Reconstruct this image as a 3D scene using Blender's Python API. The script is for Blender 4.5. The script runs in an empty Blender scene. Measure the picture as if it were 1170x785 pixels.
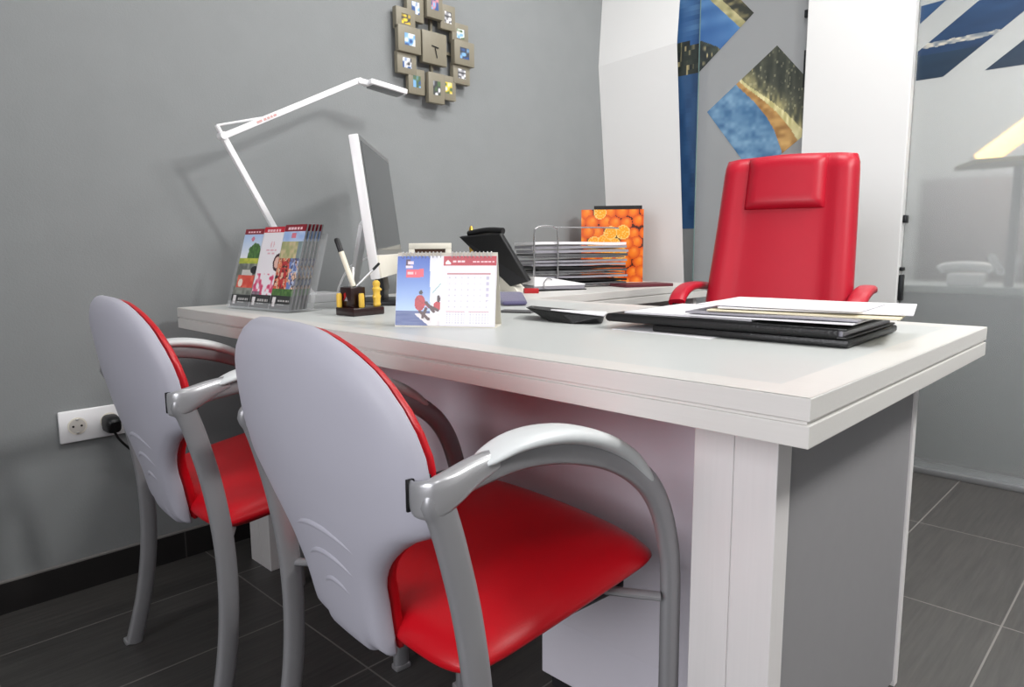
import bpy, bmesh, math, random
from mathutils import Vector, Matrix
random.seed(7)
SC = bpy.context.scene
COL = SC.collection
PI = math.pi

# ------------------------------------------------------------------ colour / materials
def lin(c):
    return c/12.92 if c <= .04045 else ((c+.055)/1.055)**2.4
def rgb(r, g, b):
    return (lin(r/255), lin(g/255), lin(b/255), 1)

MATS = {}
def mat(name, col, rough=.5, metal=0, spec=.5, noise=0, nscale=30, stretch=(1, 1, 1), bump=0, bscale=200,
        coat=0, trans=0, ior=1.45, emit=None, estr=0, sheen=0):
    if name in MATS: return MATS[name]
    m = bpy.data.materials.new(name); m.use_nodes = True
    nt = m.node_tree; b = nt.nodes['Principled BSDF']
    b.inputs['Base Color'].default_value = col
    b.inputs['Roughness'].default_value = rough
    b.inputs['Metallic'].default_value = metal
    b.inputs['Specular IOR Level'].default_value = spec
    b.inputs['Coat Weight'].default_value = coat
    b.inputs['Transmission Weight'].default_value = trans
    b.inputs['IOR'].default_value = ior
    b.inputs['Sheen Weight'].default_value = sheen
    if emit:
        b.inputs['Emission Color'].default_value = emit
        b.inputs['Emission Strength'].default_value = estr
    tc = nt.nodes.new('ShaderNodeTexCoord')
    mp = nt.nodes.new('ShaderNodeMapping'); mp.inputs['Scale'].default_value = stretch
    nt.links.new(tc.outputs['Object'], mp.inputs['Vector'])
    if noise:
        n = nt.nodes.new('ShaderNodeTexNoise'); n.inputs['Scale'].default_value = nscale
        n.inputs['Detail'].default_value = 5
        nt.links.new(mp.outputs['Vector'], n.inputs['Vector'])
        mx = nt.nodes.new('ShaderNodeMix'); mx.data_type = 'RGBA'
        nt.links.new(n.outputs['Fac'], mx.inputs['Factor'])
        mx.inputs[6].default_value = tuple(max(0, c*(1-noise)) for c in col[:3])+(1,)
        mx.inputs[7].default_value = tuple(min(1, c*(1+noise)) for c in col[:3])+(1,)
        nt.links.new(mx.outputs[2], b.inputs['Base Color'])
    if bump:
        n2 = nt.nodes.new('ShaderNodeTexNoise'); n2.inputs['Scale'].default_value = bscale
        n2.inputs['Detail'].default_value = 3
        nt.links.new(mp.outputs['Vector'], n2.inputs['Vector'])
        bp = nt.nodes.new('ShaderNodeBump'); bp.inputs['Strength'].default_value = bump
        bp.inputs['Distance'].default_value = .002
        nt.links.new(n2.outputs['Fac'], bp.inputs['Height'])
        nt.links.new(bp.outputs['Normal'], b.inputs['Normal'])
    MATS[name] = m
    return m

def tile_mat(name, c1, c2, grout, dx, dy, ox, oy, gw, rough):
    """rectangular tiles laid from the world origin, grain running along Y"""
    m = bpy.data.materials.new(name); m.use_nodes = True
    nt = m.node_tree; N = nt.nodes; L = nt.links; b = N['Principled BSDF']
    tc = N.new('ShaderNodeTexCoord'); sx = N.new('ShaderNodeSeparateXYZ')
    L.new(tc.outputs['Object'], sx.inputs['Vector'])
    def math_(op, a, bb=None):
        n = N.new('ShaderNodeMath'); n.operation = op
        for i, v in enumerate((a, bb)):
            if v is None: continue
            if isinstance(v, (int, float)): n.inputs[i].default_value = v
            else: L.new(v, n.inputs[i])
        return n.outputs[0]
    def edge(o, d, off):
        t = math_('DIVIDE', math_('SUBTRACT', o, off), d)
        fr = math_('FRACT', t)
        e = math_('MULTIPLY', math_('MINIMUM', fr, math_('SUBTRACT', 1.0, fr)), d)
        return math_('LESS_THAN', e, gw), math_('FLOOR', t)
    ex, ix = edge(sx.outputs['X'], dx, ox)
    ey, iy = edge(sx.outputs['Y'], dy, oy)
    g = math_('MAXIMUM', ex, ey)
    cb = N.new('ShaderNodeCombineXYZ'); L.new(ix, cb.inputs[0]); L.new(iy, cb.inputs[1])
    wn = N.new('ShaderNodeTexWhiteNoise'); wn.noise_dimensions = '3D'; L.new(cb.outputs[0], wn.inputs['Vector'])
    mp = N.new('ShaderNodeMapping'); mp.inputs['Scale'].default_value = (42, 2.2, 1)
    ad = N.new('ShaderNodeVectorMath'); ad.operation = 'ADD'
    L.new(tc.outputs['Object'], ad.inputs[0]); L.new(wn.outputs['Color'], ad.inputs[1])
    L.new(ad.outputs[0], mp.inputs['Vector'])
    no = N.new('ShaderNodeTexNoise'); no.inputs['Scale'].default_value = 2.2; no.inputs['Detail'].default_value = 6
    no.inputs['Roughness'].default_value = .6
    L.new(mp.outputs[0], no.inputs['Vector'])
    mx = N.new('ShaderNodeMix'); mx.data_type = 'RGBA'
    L.new(no.outputs['Fac'], mx.inputs['Factor']); mx.inputs[6].default_value = c1; mx.inputs[7].default_value = c2
    m2 = N.new('ShaderNodeMix'); m2.data_type = 'RGBA'
    L.new(g, m2.inputs['Factor']); L.new(mx.outputs[2], m2.inputs[6]); m2.inputs[7].default_value = grout
    L.new(m2.outputs[2], b.inputs['Base Color'])
    b.inputs['Roughness'].default_value = rough
    bp = N.new('ShaderNodeBump'); bp.inputs['Strength'].default_value = .25; bp.inputs['Distance'].default_value = .002
    L.new(math_('SUBTRACT', no.outputs['Fac'], math_('MULTIPLY', g, 1.0)), bp.inputs['Height'])
    L.new(bp.outputs['Normal'], b.inputs['Normal'])
    MATS[name] = m
    return m

def attr_mat(name, rough=.4, coat=0, spec=.5):
    """a printed surface: its ink is the mesh's own colour attribute"""
    if name in MATS: return MATS[name]
    m = bpy.data.materials.new(name); m.use_nodes = True
    nt = m.node_tree; b = nt.nodes['Principled BSDF']
    a = nt.nodes.new('ShaderNodeAttribute'); a.attribute_name = 'ink'
    nt.links.new(a.outputs['Color'], b.inputs['Base Color'])
    b.inputs['Roughness'].default_value = rough; b.inputs['Coat Weight'].default_value = coat
    b.inputs['Specular IOR Level'].default_value = spec
    MATS[name] = m
    return m

# ------------------------------------------------------------------ geometry helpers
def new(): return bmesh.new()
def box(bm, x0, x1, y0, y1, z0, z1, bev=0, M=None, seg=2):
    r = bmesh.ops.create_cube(bm, size=1)
    vs = r['verts']
    for v in vs:
        v.co = Vector(((x0+x1)/2+v.co.x*(x1-x0), (y0+y1)/2+v.co.y*(y1-y0), (z0+z1)/2+v.co.z*(z1-z0)))
    if bev:
        es = list({e for v in vs for e in v.link_edges})
        rr = bmesh.ops.bevel(bm, geom=es, offset=bev, segments=seg, affect='EDGES', profile=.5)
        vs = list({v for f in rr['faces'] for v in f.verts} | {v for v in vs if v.is_valid})
    if M is not None:
        for v in vs: v.co = M @ v.co
    return vs
def basis(u, v, w, o):
    """matrix with columns u, v, w and origin o"""
    u, v, w, o = map(Vector, (u, v, w, o))
    return Matrix(((u.x, v.x, w.x, o.x), (u.y, v.y, w.y, o.y), (u.z, v.z, w.z, o.z), (0, 0, 0, 1)))
def smooth_path(pts, sub=6):
    P = [Vector(p) for p in pts]; out = []
    for i in range(len(P)-1):
        p0 = P[max(i-1, 0)]; p1 = P[i]; p2 = P[i+1]; p3 = P[min(i+2, len(P)-1)]
        for k in range(sub):
            t = k/sub
            out.append(.5*((2*p1)+(p2-p0)*t+(2*p0-5*p1+4*p2-p3)*t*t+(3*p1-p0-3*p2+p3)*t**3))
    out.append(P[-1])
    return out
def sweep(bm, pts, ra, rb=None, n=12, normal=None, cap=True, power=2.0):
    """sweep a (super)ellipse along pts; ra along `normal`, rb across it"""
    P = [Vector(p) for p in pts]; rings = []
    if rb is None: rb = ra
    prev = None
    for i, p in enumerate(P):
        T = (P[min(i+1, len(P)-1)]-P[max(i-1, 0)]).normalized()
        if normal is not None: A = Vector(normal)
        elif prev is not None: A = prev
        else: A = Vector((0, 0, 1)) if abs(T.z) < .9 else Vector((1, 0, 0))
        A = (A-T*A.dot(T)).normalized(); prev = A
        B = T.cross(A)
        a = ra[i] if isinstance(ra, (list, tuple)) else ra
        b = rb[i] if isinstance(rb, (list, tuple)) else rb
        ring = []
        for k in range(n):
            th = 2*PI*k/n; c, s = math.cos(th), math.sin(th)
            cc = math.copysign(abs(c)**(2/power), c); ss = math.copysign(abs(s)**(2/power), s)
            ring.append(bm.verts.new(p+A*a*cc+B*b*ss))
        rings.append(ring)
    for r0, r1 in zip(rings, rings[1:]):
        for k in range(n):
            bm.faces.new((r0[k], r0[(k+1) % n], r1[(k+1) % n], r1[k]))
    if cap:
        bm.faces.new(rings[0][::-1]); bm.faces.new(rings[-1])
def lathe(bm, prof, c=(0, 0, 0), n=20):
    c = Vector(c); rings = []
    for r, z in prof:
        rings.append([bm.verts.new(c+Vector((r*math.cos(2*PI*k/n), r*math.sin(2*PI*k/n), z))) for k in range(n)])
    for r0, r1 in zip(rings, rings[1:]):
        for k in range(n): bm.faces.new((r0[k], r0[(k+1) % n], r1[(k+1) % n], r1[k]))
    bm.faces.new(rings[0][::-1]); bm.faces.new(rings[-1])
def prism(bm, poly, lo, hi, axis=2):
    """extrude polygon (2D) between lo and hi along axis"""
    def co(p, h):
        if axis == 2: return Vector((p[0], p[1], h))
        if axis == 1: return Vector((p[0], h, p[1]))
        return Vector((h, p[0], p[1]))
    a = [bm.verts.new(co(p, lo)) for p in poly]; b = [bm.verts.new(co(p, hi)) for p in poly]
    n = len(poly)
    bm.faces.new(a[::-1]); bm.faces.new(b)
    for i in range(n): bm.faces.new((a[i], a[(i+1) % n], b[(i+1) % n], b[i]))
def obj(name, bm, m, parent=None, ang=40, smooth=True, bev=0, subd=0):
    bmesh.ops.recalc_face_normals(bm, faces=bm.faces[:])
    me = bpy.data.meshes.new(name); bm.to_mesh(me); bm.free()
    for mm in (m if isinstance(m, (list, tuple)) else [m]): me.materials.append(mm)
    if smooth:
        for p in me.polygons: p.use_smooth = True
        me.set_sharp_from_angle(angle=math.radians(ang))
    o = bpy.data.objects.new(name, me); COL.objects.link(o)
    if parent: o.parent = parent
    if bev:
        md = o.modifiers.new('bevel', 'BEVEL'); md.width = bev; md.segments = 2; md.limit_method = 'ANGLE'
    if subd:
        md = o.modifiers.new('subsurf', 'SUBSURF'); md.levels = subd; md.render_levels = subd
    return o
def thing(name, label, cat, loc=(0, 0, 0), rz=0, group=None):
    o = bpy.data.objects.new(name, None); COL.objects.link(o)
    o.location = loc; o.rotation_euler = (0, 0, rz); o.empty_display_size = .05
    return tag(o, label, cat, group)
def tag(o, label, cat, group=None):
    o['label'] = label; o['category'] = cat
    if group: o['group'] = group
    return o
def struct(o, label=None, cat=None):
    o['kind'] = 'structure'
    if label: o['label'] = label
    if cat: o['category'] = cat
    return o
def print_sheet(name, w, h, nx, ny, fn, m, parent, M, poly=None, label=None):
    """a printed sheet: grid on the plane M(u,v,0); fn(u01,v01)->(r,g,b) 0..255"""
    bm = new()
    V = [[bm.verts.new((i/nx*w, j/ny*h, 0)) for i in range(nx+1)] for j in range(ny+1)]
    for j in range(ny):
        for i in range(nx): bm.faces.new((V[j][i], V[j][i+1], V[j+1][i+1], V[j+1][i]))
    if poly:
        c = Vector((sum(p[0] for p in poly)/len(poly), sum(p[1] for p in poly)/len(poly)))
        for i in range(len(poly)):
            a = Vector(poly[i]); b = Vector(poly[(i+1) % len(poly)])
            nrm = Vector((b.y-a.y, a.x-b.x))
            if nrm.dot(c-a) > 0: nrm = -nrm
            bmesh.ops.bisect_plane(bm, geom=bm.verts[:]+bm.edges[:]+bm.faces[:], plane_co=(a.x, a.y, 0),
                                   plane_no=(nrm.x, nrm.y, 0), clear_outer=True)
    me = bpy.data.meshes.new(name); bm.to_mesh(me); bm.free()
    ca = me.color_attributes.new('ink', 'FLOAT_COLOR', 'CORNER')
    for p in me.polygons:
        c = p.center
        r, g, b = fn(c.x/w, c.y/h)
        q = (lin(min(max(r, 0), 255)/255), lin(min(max(g, 0), 255)/255), lin(min(max(b, 0), 255)/255), 1)
        for li in p.loop_indices: ca.data[li].color = q
    me.transform(M)
    me.materials.append(m)
    o = bpy.data.objects.new(name, me); COL.objects.link(o)
    if parent: o.parent = parent
    if label: o['label'] = label
    return o
def hsh(i, j=0, k=0):
    x = math.sin(i*127.1+j*311.7+k*74.7)*43758.5453
    return x-math.floor(x)
def vnoise(x, y, k=0):
    i, j = math.floor(x), math.floor(y); a, b = x-i, y-j
    a = a*a*(3-2*a); b = b*b*(3-2*b)
    return (hsh(i, j, k)*(1-a)+hsh(i+1, j, k)*a)*(1-b)+(hsh(i, j+1, k)*(1-a)+hsh(i+1, j+1, k)*a)*b
def mix(a, b, t):
    t = min(max(t, 0), 1)
    return tuple(x+(y-x)*t for x, y in zip(a, b))

# ------------------------------------------------------------------ materials
M_wall = mat('grey_wall_paint', rgb(133, 136, 137), .72, spec=.3, noise=.05, nscale=9, bump=.25, bscale=260, stretch=(1, 1, 1))
M_white_wall = mat('white_paint', rgb(222, 222, 221), .55, spec=.3, noise=.01, nscale=6, bump=.05)
M_far_wall = mat('pale_plaster', rgb(205, 205, 205), .8, noise=.03, nscale=4, bump=.1)
M_ceiling = mat('ceiling_paint', rgb(236, 236, 234), .8, noise=.02, nscale=3, bump=.1)
M_floor = tile_mat('anthracite_tiles', rgb(44, 43, 43), rgb(88, 86, 83), rgb(124, 121, 117), .317, .566, .025, 1.187, .0020, .42)
M_base = tile_mat('baseboard_tiles', rgb(26, 25, 26), rgb(44, 42, 42), rgb(74, 72, 70), 9, .47, 4, -.47, .0022, .32)
M_base_top = mat('edge_highlight', rgb(125, 122, 120), .6, noise=.1, nscale=60)  # highlight along the baseboard's top edge, painted as a lighter strip
M_desk = mat('white_wood_laminate', rgb(209, 207, 203), .38, spec=.45, noise=.035, nscale=4, stretch=(2, 60, 60), bump=.06, bscale=8)
M_desk_v = mat('white_wood_laminate_upright', rgb(217, 214, 213), .38, spec=.45, noise=.035, nscale=4, stretch=(60, 60, 2), bump=.06, bscale=8)
M_desk_field = mat('pale_grey_desk_field', rgb(198, 201, 199), .34, spec=.5, noise=.02, nscale=5, stretch=(3, 40, 40), bump=.04, bscale=20)
M_panel = mat('grey_panel_laminate', rgb(140, 139, 141), .5, noise=.03, nscale=30, bump=.05)
M_modesty = mat('lilac_white_panel', rgb(216, 213, 222), .42, noise=.02, nscale=20, bump=.04)
M_plinth = mat('dark_plinth', rgb(40, 38, 42), .5, noise=.1)
M_shell = mat('grey_chair_plastic', rgb(176, 175, 186), .45, spec=.4, noise=.015, nscale=8, bump=.06, bscale=900)
M_pad = mat('grey_armrest_plastic', rgb(206, 210, 211), .4, noise=.02, nscale=20, bump=.05, bscale=700)
M_tube = mat('grey_painted_tube', rgb(150, 150, 153), .35, metal=.35, noise=.02, nscale=30)
M_clamp = mat('cast_aluminium', rgb(190, 190, 193), .32, metal=.6, noise=.03, nscale=30)
M_black = mat('black_plastic', rgb(22, 22, 24), .42, noise=.15, nscale=40)
M_red = mat('red_leatherette', rgb(190, 10, 26), .38, spec=.45, noise=.05, nscale=14, bump=.12, bscale=500)
M_red2 = mat('red_leather', rgb(176, 20, 42), .4, spec=.4, noise=.05, nscale=12, bump=.15, bscale=420)
M_seam = mat('dark_red_piping', rgb(140, 10, 26), .5, noise=.1)
M_whiteplastic = mat('white_gloss_plastic', rgb(238, 238, 240), .25, spec=.5, noise=.01)
M_cream = mat('cream_plastic', rgb(226, 222, 210), .4, noise=.03)
M_screen = mat('switched_off_screen', rgb(60, 62, 64), .12, spec=.7, noise=.02)
M_bezel = mat('dark_bezel', rgb(110, 112, 113), .3, noise=.03)
M_alu = mat('aluminium', rgb(205, 206, 208), .3, metal=.7, noise=.03)
M_chrome = mat('chrome_wire', rgb(190, 190, 192), .2, metal=.9, noise=.03)
M_paper = mat('white_paper', rgb(229, 228, 231), .7, spec=.2, noise=.01, nscale=80)
M_paper2 = mat('ivory_paper', rgb(228, 219, 190), .7, spec=.2, noise=.02, nscale=80)
M_greypaper = mat('grey_wallet', rgb(150, 148, 156), .35, noise=.06, nscale=30)
M_leather = mat('black_leather', rgb(20, 20, 21), .38, spec=.5, noise=.2, nscale=40, bump=.35, bscale=300)
M_wood = mat('dark_mahogany', rgb(34, 11, 11), .3, spec=.5, noise=.35, nscale=8, stretch=(1, 14, 14), coat=.3)
M_brass = mat('brass', rgb(212, 172, 78), .3, metal=.8, noise=.08, nscale=40)
M_gold = mat('golden_lacquer', rgb(226, 186, 74), .35, noise=.12, nscale=40)
M_ivory = mat('ivory_lacquer', rgb(232, 226, 206), .35, noise=.03)
M_frame = mat('taupe_frame_wood', rgb(128, 122, 106), .5, noise=.08, nscale=30, stretch=(1, 8, 1))
M_orangeedge = mat('orange_card', rgb(224, 110, 24), .5, noise=.1)
M_maroon = mat('maroon_card', rgb(92, 34, 44), .45, noise=.1)
M_purple = mat('purple_cloth', rgb(82, 78, 112), .8, noise=.15, nscale=50, bump=.3, bscale=600, sheen=.3)
M_dkgrey = mat('dark_grey_paper', rgb(88, 88, 90), .55, noise=.15, nscale=30)
M_redcard = mat('red_card', rgb(170, 24, 30), .5, noise=.08)
M_print = attr_mat('printed_card', .35)
M_vinyl = attr_mat('printed_vinyl', .3, .3)
M_rail = mat('aluminium_rail', rgb(176, 178, 180), .35, metal=.7, noise=.04)
M_darkmetal = mat('dark_steel', rgb(46, 48, 50), .35, metal=.6, noise=.1)

def clear_mat(name, tint, alpha):
    m = bpy.data.materials.new(name); m.use_nodes = True
    nt = m.node_tree; b = nt.nodes['Principled BSDF']; out = nt.nodes['Material Output']
    b.inputs['Base Color'].default_value = tint; b.inputs['Roughness'].default_value = .06
    tr = nt.nodes.new('ShaderNodeBsdfTransparent'); mx = nt.nodes.new('ShaderNodeMixShader')
    fr = nt.nodes.new('ShaderNodeLayerWeight'); fr.inputs['Blend'].default_value = .25
    ma = nt.nodes.new('ShaderNodeMath'); ma.operation = 'MULTIPLY_ADD'
    nt.links.new(fr.outputs['Facing'], ma.inputs[0]); ma.inputs[1].default_value = .5; ma.inputs[2].default_value = alpha
    nt.links.new(ma.outputs[0], mx.inputs['Fac']); nt.links.new(tr.outputs[0], mx.inputs[1])
    nt.links.new(b.outputs[0], mx.inputs[2]); nt.links.new(mx.outputs[0], out.inputs['Surface'])
    return m
M_acrylic = clear_mat('clear_acrylic', rgb(225, 228, 230), .03)

def frosted_mat(name, film, trans, rough):
    """glass with a frosted film: part scatters like the film, part lets a blurred view through"""
    m = bpy.data.materials.new(name); m.use_nodes = True
    nt = m.node_tree; N = nt.nodes; L = nt.links; b = N['Principled BSDF']; out = N['Material Output']
    b.inputs['Base Color'].default_value = film; b.inputs['Roughness'].default_value = .45
    no = N.new('ShaderNodeTexNoise'); no.inputs['Scale'].default_value = 3
    mx0 = N.new('ShaderNodeMix'); mx0.data_type = 'RGBA'; mx0.inputs[6].default_value = film
    mx0.inputs[7].default_value = tuple(c*.95 for c in film[:3])+(1,)
    L.new(no.outputs['Fac'], mx0.inputs['Factor']); L.new(mx0.outputs[2], b.inputs['Base Color'])
    rf = N.new('ShaderNodeBsdfRefraction'); rf.inputs['IOR'].default_value = 1.3
    rf.inputs['Roughness'].default_value = rough; rf.inputs['Color'].default_value = (.97, .985, .98, 1)
    mx = N.new('ShaderNodeMixShader'); mx.inputs['Fac'].default_value = trans
    L.new(b.outputs[0], mx.inputs[1]); L.new(rf.outputs[0], mx.inputs[2]); L.new(mx.outputs[0], out.inputs['Surface'])
    return m
M_frost = frosted_mat('frosted_glass', rgb(196, 200, 200), .66, .20)
M_frost_door = frosted_mat('frosted_door_glass', rgb(168, 170, 172), .35, .3)

# ------------------------------------------------------------------ room
XW, YG, ZC = -1.7825, 2.325, 2.7
XR, YF, YB = 3.0, -3.2, 4.6
def wall(name, x0, x1, y0, y1, z0, z1, m, label):
    bm = new(); box(bm, x0, x1, y0, y1, z0, z1)
    return struct(obj(name, bm, m, smooth=False), label)
wall('floor', XW-.1, XR+.1, YF-.1, YB+.1, -.08, 0, M_floor, 'dark anthracite tiled floor')
wall('ceiling', XW-.1, XR+.1, YF-.1, YB+.1, ZC, ZC+.08, M_ceiling, 'white ceiling')
wall('wall_left', XW-.1, XW, YF-.1, YB+.1, 0, ZC, M_wall, 'grey painted wall behind the desk lamp')
wall('wall_right', XR, XR+.1, YF-.1, YB+.1, 0, ZC, M_far_wall, 'pale wall')
wall('wall_front', XW, XR, YF-.1, YF, 0, ZC, M_far_wall, 'pale wall behind the viewer')
wall('wall_back', XW, XR, YB, YB+.1, 0, ZC, M_far_wall, 'pale wall of the room beyond the glass')
bm = new(); box(bm, XW, XW+.011, YF, 1.95, 0, .079)
bs = struct(obj('baseboard_left', bm, M_base, smooth=False), 'black tile baseboard along the grey wall')
bm = new(); box(bm, XW, XW+.0118, YF, 1.95, .0795, .0835)
obj('top_edge', bm, M_base_top, bs, smooth=False)

# faceted white cladding beside the grey wall
bm = new()
prof = [(0.0, 2.165), (1.72, 1.975), (ZC, 2.055)]   # z, y of the left edge
ring = []
for z, yl in prof:
    zr = z+(.045 if 0 < z < ZC else 0)
    ring.append([bm.verts.new((XW, yl, z)), bm.verts.new((-1.408, yl+.06, zr)), bm.verts.new((-1.60, 2.315, zr)), bm.verts.new((XW, 2.315, z))])
for a, b in zip(ring, ring[1:]):
    for k in range(4): bm.faces.new((a[k], a[(k+1) % 4], b[(k+1) % 4], b[k]))
bm.faces.new(ring[0][::-1]); bm.faces.new(ring[-1])
struct(obj('trim_1', bm, M_white_wall, smooth=False), 'faceted white wall cladding between grey wall and glass')
bm = new(); box(bm, -.950, -.549, 2.278, 2.318, 0, ZC)
struct(obj('trim_2', bm, M_white_wall, smooth=False, bev=.004), 'broad white pillar between the glass panes')
bm = new()
box(bm, -.52, XR, YG-.02, YG+.03, 0, .022, .003); box(bm, -.52, XR, YG+.02-.012, YG+.022, .022, .045)
struct(obj('trim_3', bm, M_rail), 'aluminium floor rail of the glass partition')

# glass panes
bm = new(); box(bm, -.55, XR, YG, YG+.01, .02, ZC)
win = struct(obj('window_1', bm, M_frost, smooth=False), 'frosted glass partition right of the white pillar')
bm = new(); box(bm, -1.462, -.90, YG, YG+.01, .01, ZC)
door = struct(obj('door_1', bm, M_frost_door, smooth=False), 'frosted glass door with printed diamond pictures')
bm = new(); box(bm, XW, -1.43, YG+.03, YG+.04, .01, ZC)
side = struct(obj('window_2', bm, M_frost_door, smooth=False), 'narrow glass pane behind the white cladding')
M_gedge = mat('green_glass_edge', rgb(120, 150, 146), .2, noise=.05)
bm = new(); box(bm, -1.466, -1.462, YG-.001, YG+.011, .01, ZC)
obj('glass_edge', bm, M_gedge, door, smooth=False)
bm = new(); box(bm, -.966, -.958, YG-.004, YG-.0005, .01, ZC); box(bm, -.975, -.955, YG-.02, YG-.001, 1.83, 1.86, .002); box(bm, -.968, -.955, YG-.02, YG-.001, 1.55, 1.70, .002)
obj('hinge', bm, M_darkmetal, door)
for z0, z1 in ((.98, 1.01), (.795, .81), (.68, .78)):
    bm = new(); box(bm, -.549, -.536, 2.29, 2.326, z0, z1, .003); obj('glass_clamp', bm, M_darkmetal, win)

def lerp_tab(z, T):
    for (z0, a), (z1, b) in zip(T, T[1:]):
        if z >= z1: return a+(b-a)*(z-z0)/(z1-z0)
    return T[-1][1]
ROAD = [(1.75, -1.40), (1.66, -1.325), (1.60, -1.262), (1.53, -1.190), (1.46, -1.130), (1.39, -1.088), (1.31, -1.055), (1.20, -1.03)]
def city(x, z):
    """night view of a bay: sea, lit beach road, dark town"""
    n1 = vnoise(x*38, z*60, 1); n2 = vnoise(x*90, z*30, 2)
    if z > 1.66 and x < -1.2:   # upper picture: sea over dark trees, lit shore along the top right
        s = (z-1.90)+(x+1.34)*1.0
        if s > .075: return mix((54, 56, 50), (150, 140, 100), max(0, n1-.35)*1.5)
        if s > .03: return mix((140, 136, 96), (206, 196, 150), n1)
        h = 1.80+.03*vnoise(x*26, 3, 5)-.35*(x+1.42)
        if z > h: return mix((48, 92, 150), (96, 142, 190), vnoise(x*12, z*24, 3))
        c = mix((28, 34, 38), (66, 74, 62), n1)
        return mix(c, (226, 206, 150), (n2-.74)*4)
    d = x-lerp_tab(z, ROAD)
    if d < 0: return mix((50, 92, 134), (124, 160, 188), vnoise(x*22+z*8, z*34, 4)*.7+.4*vnoise(x*60, z*70, 5))
    w = .045+.10*max(0, min(1, (1.60-z)/.3))
    if d < w*.62: return mix((142, 102, 58), (206, 166, 104), n1)
    if d < w: return mix((176, 168, 112), (234, 226, 176), n2)
    c = mix((44, 48, 44), (86, 88, 74), vnoise(x*70, z*12, 2)*.8+.2*n1)
    g = max(0, 1-(d-w)/.10)
    c = mix(c, (190, 180, 126), g*.55*n2*2)
    return mix(c, (214, 208, 170), (hsh(int(x*150), int(z*110), 6)-.88)*4)
def bay(x, z):
    n = vnoise(x*14, z*50, 9)
    c = mix((18, 36, 60), (38, 68, 104), (z-1.5)*2.6+.35*n)
    band = 1.635+.02*(x+.4)
    if abs(z-band) < .005+.006*vnoise(x*60, 1, 3) and x < -.25: c = mix(c, (206, 196, 176), .35+.6*vnoise(x*70, z*100, 2))
    if z < 1.60: c = mix(c, (26, 46, 60), .6)
    return c
def vinyl(fn, poly, y, parent, n=110):
    x0 = min(p[0] for p in poly); x1 = max(p[0] for p in poly); z0 = min(p[1] for p in poly); z1 = max(p[1] for p in poly)
    w, h = x1-x0, z1-z0
    return print_sheet('vinyl_print', w, h, n, n, lambda u, v: fn(x0+u*w, z0+v*h), M_vinyl, parent,
                       basis((1, 0, 0), (0, 0, 1), (0, -1, 0), (x0, y, z0)), [(p[0]-x0, p[1]-z0) for p in poly])
vinyl(city, [(-1.093, 1.747), (-1.415, 1.514), (-1.173, 1.204), (-.967, 1.352), (-.967, 1.60)], YG-.0012, door)
vinyl(city, [(-1.204, 1.904), (-1.4615, 1.700), (-1.4615, 2.187)], YG-.0012, door)
vinyl(lambda x, z: city(x, z) if z > 1.70 else mix((36, 72, 116), (56, 96, 142), vnoise(x*30, z*14, 8)),
      [(-1.60, .98), (-1.435, .98), (-1.435, 2.3), (-1.60, 2.3)], YG+.0288, side, 60)
vinyl(bay, [(-.545, 1.78), (-.46, 1.785), (-.545, 1.716)], YG-.0012, win, 40)
vinyl(bay, [(-.545, 1.512), (-.455, 1.512), (-.16, 1.74), (-.16, 1.76), (-.36, 1.757), (-.545, 1.618)], YG-.0012, win)
vinyl(bay, [(-.325, 1.512), (.05, 1.512), (.05, 1.80)], YG-.0012, win)

# ------------------------------------------------------------------ beyond the glass
t = thing('writing_desk', 'dark fronted desk blurred behind the frosted glass', 'desk', (0, 0, 0))
bm = new(); box(bm, -1.0, 1.6, 2.52, 2.9, .70, .73, .003); obj('tabletop', bm, mat('pale_grey_top', rgb(168, 172, 172), .4, noise=.02), t)
bm = new(); box(bm, -.98, 1.58, 2.55, 2.57, .0, .70, .002); obj('front_panel', bm, mat('slate_front', rgb(66, 72, 75), .5, noise=.05, nscale=6), t)
for x in (-.95, 1.55):
    bm = new(); box(bm, x-.02, x+.02, 2.58, 2.88, 0, .70, .002); obj('side_panel', bm, M_panel, t)
t = thing('telephone', 'white telephone with a coiled cord behind the frosted glass', 'telephone', (-.385, 2.60, .73))
bm = new(); box(bm, -.06, .06, -.05, .08, 0, .05, .012); obj('body', bm, M_whiteplastic, t)
bm = new(); sweep(bm, smooth_path([(-.09, -.02, .062), (-.07, -.02, .075), (0, -.02, .08), (.07, -.02, .075), (.09, -.02, .062)]), .013, .018, normal=(0, 1, 0)); obj('handset', bm, M_whiteplastic, t)
bm = new(); pts = []
for i in range(200):
    s = i/199; a = s*2*PI*16
    pts.append((.09+.035*s+.012*math.cos(a), -.035-.05*s*0-.02*s, .06+.13*math.sin(s*PI*.55)*(1-s)*0+.055-.055*s+.012*math.sin(a)))
sweep(bm, pts, .003, n=6); obj('coiled_cord', bm, M_whiteplastic, t)
t = thing('tube_lamp', 'glowing warm tube lamp slanting behind the frosted glass', 'lamp', (-.185, 2.70, 1.40))
M_glow = mat('warm_glow', rgb(255, 226, 170), .5, emit=rgb(255, 190, 104), estr=6)
bm = new(); sweep(bm, [(-.20, 0, -.17), (.16, 0, .12)], .035, n=16); obj('tube', bm, M_glow, t)
bm = new(); sweep(bm, [(-.215, 0, -.183), (-.20, 0, -.17)], .037, n=16); obj('end_cap', bm, M_alu, t)
bm = new(); sweep(bm, [(.16, 0, .12), (.175, 0, .133)], .037, n=16); obj('end_cap', bm, M_alu, t)
bm = new(); sweep(bm, [(0, .02, .02), (0, .02, ZC-1.40)], .006, n=8); obj('hanger', bm, M_alu, t)
t = thing('display_shelf', 'beige shelf board under the glowing tube behind the glass', 'shelf', (0, 0, 0))
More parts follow.
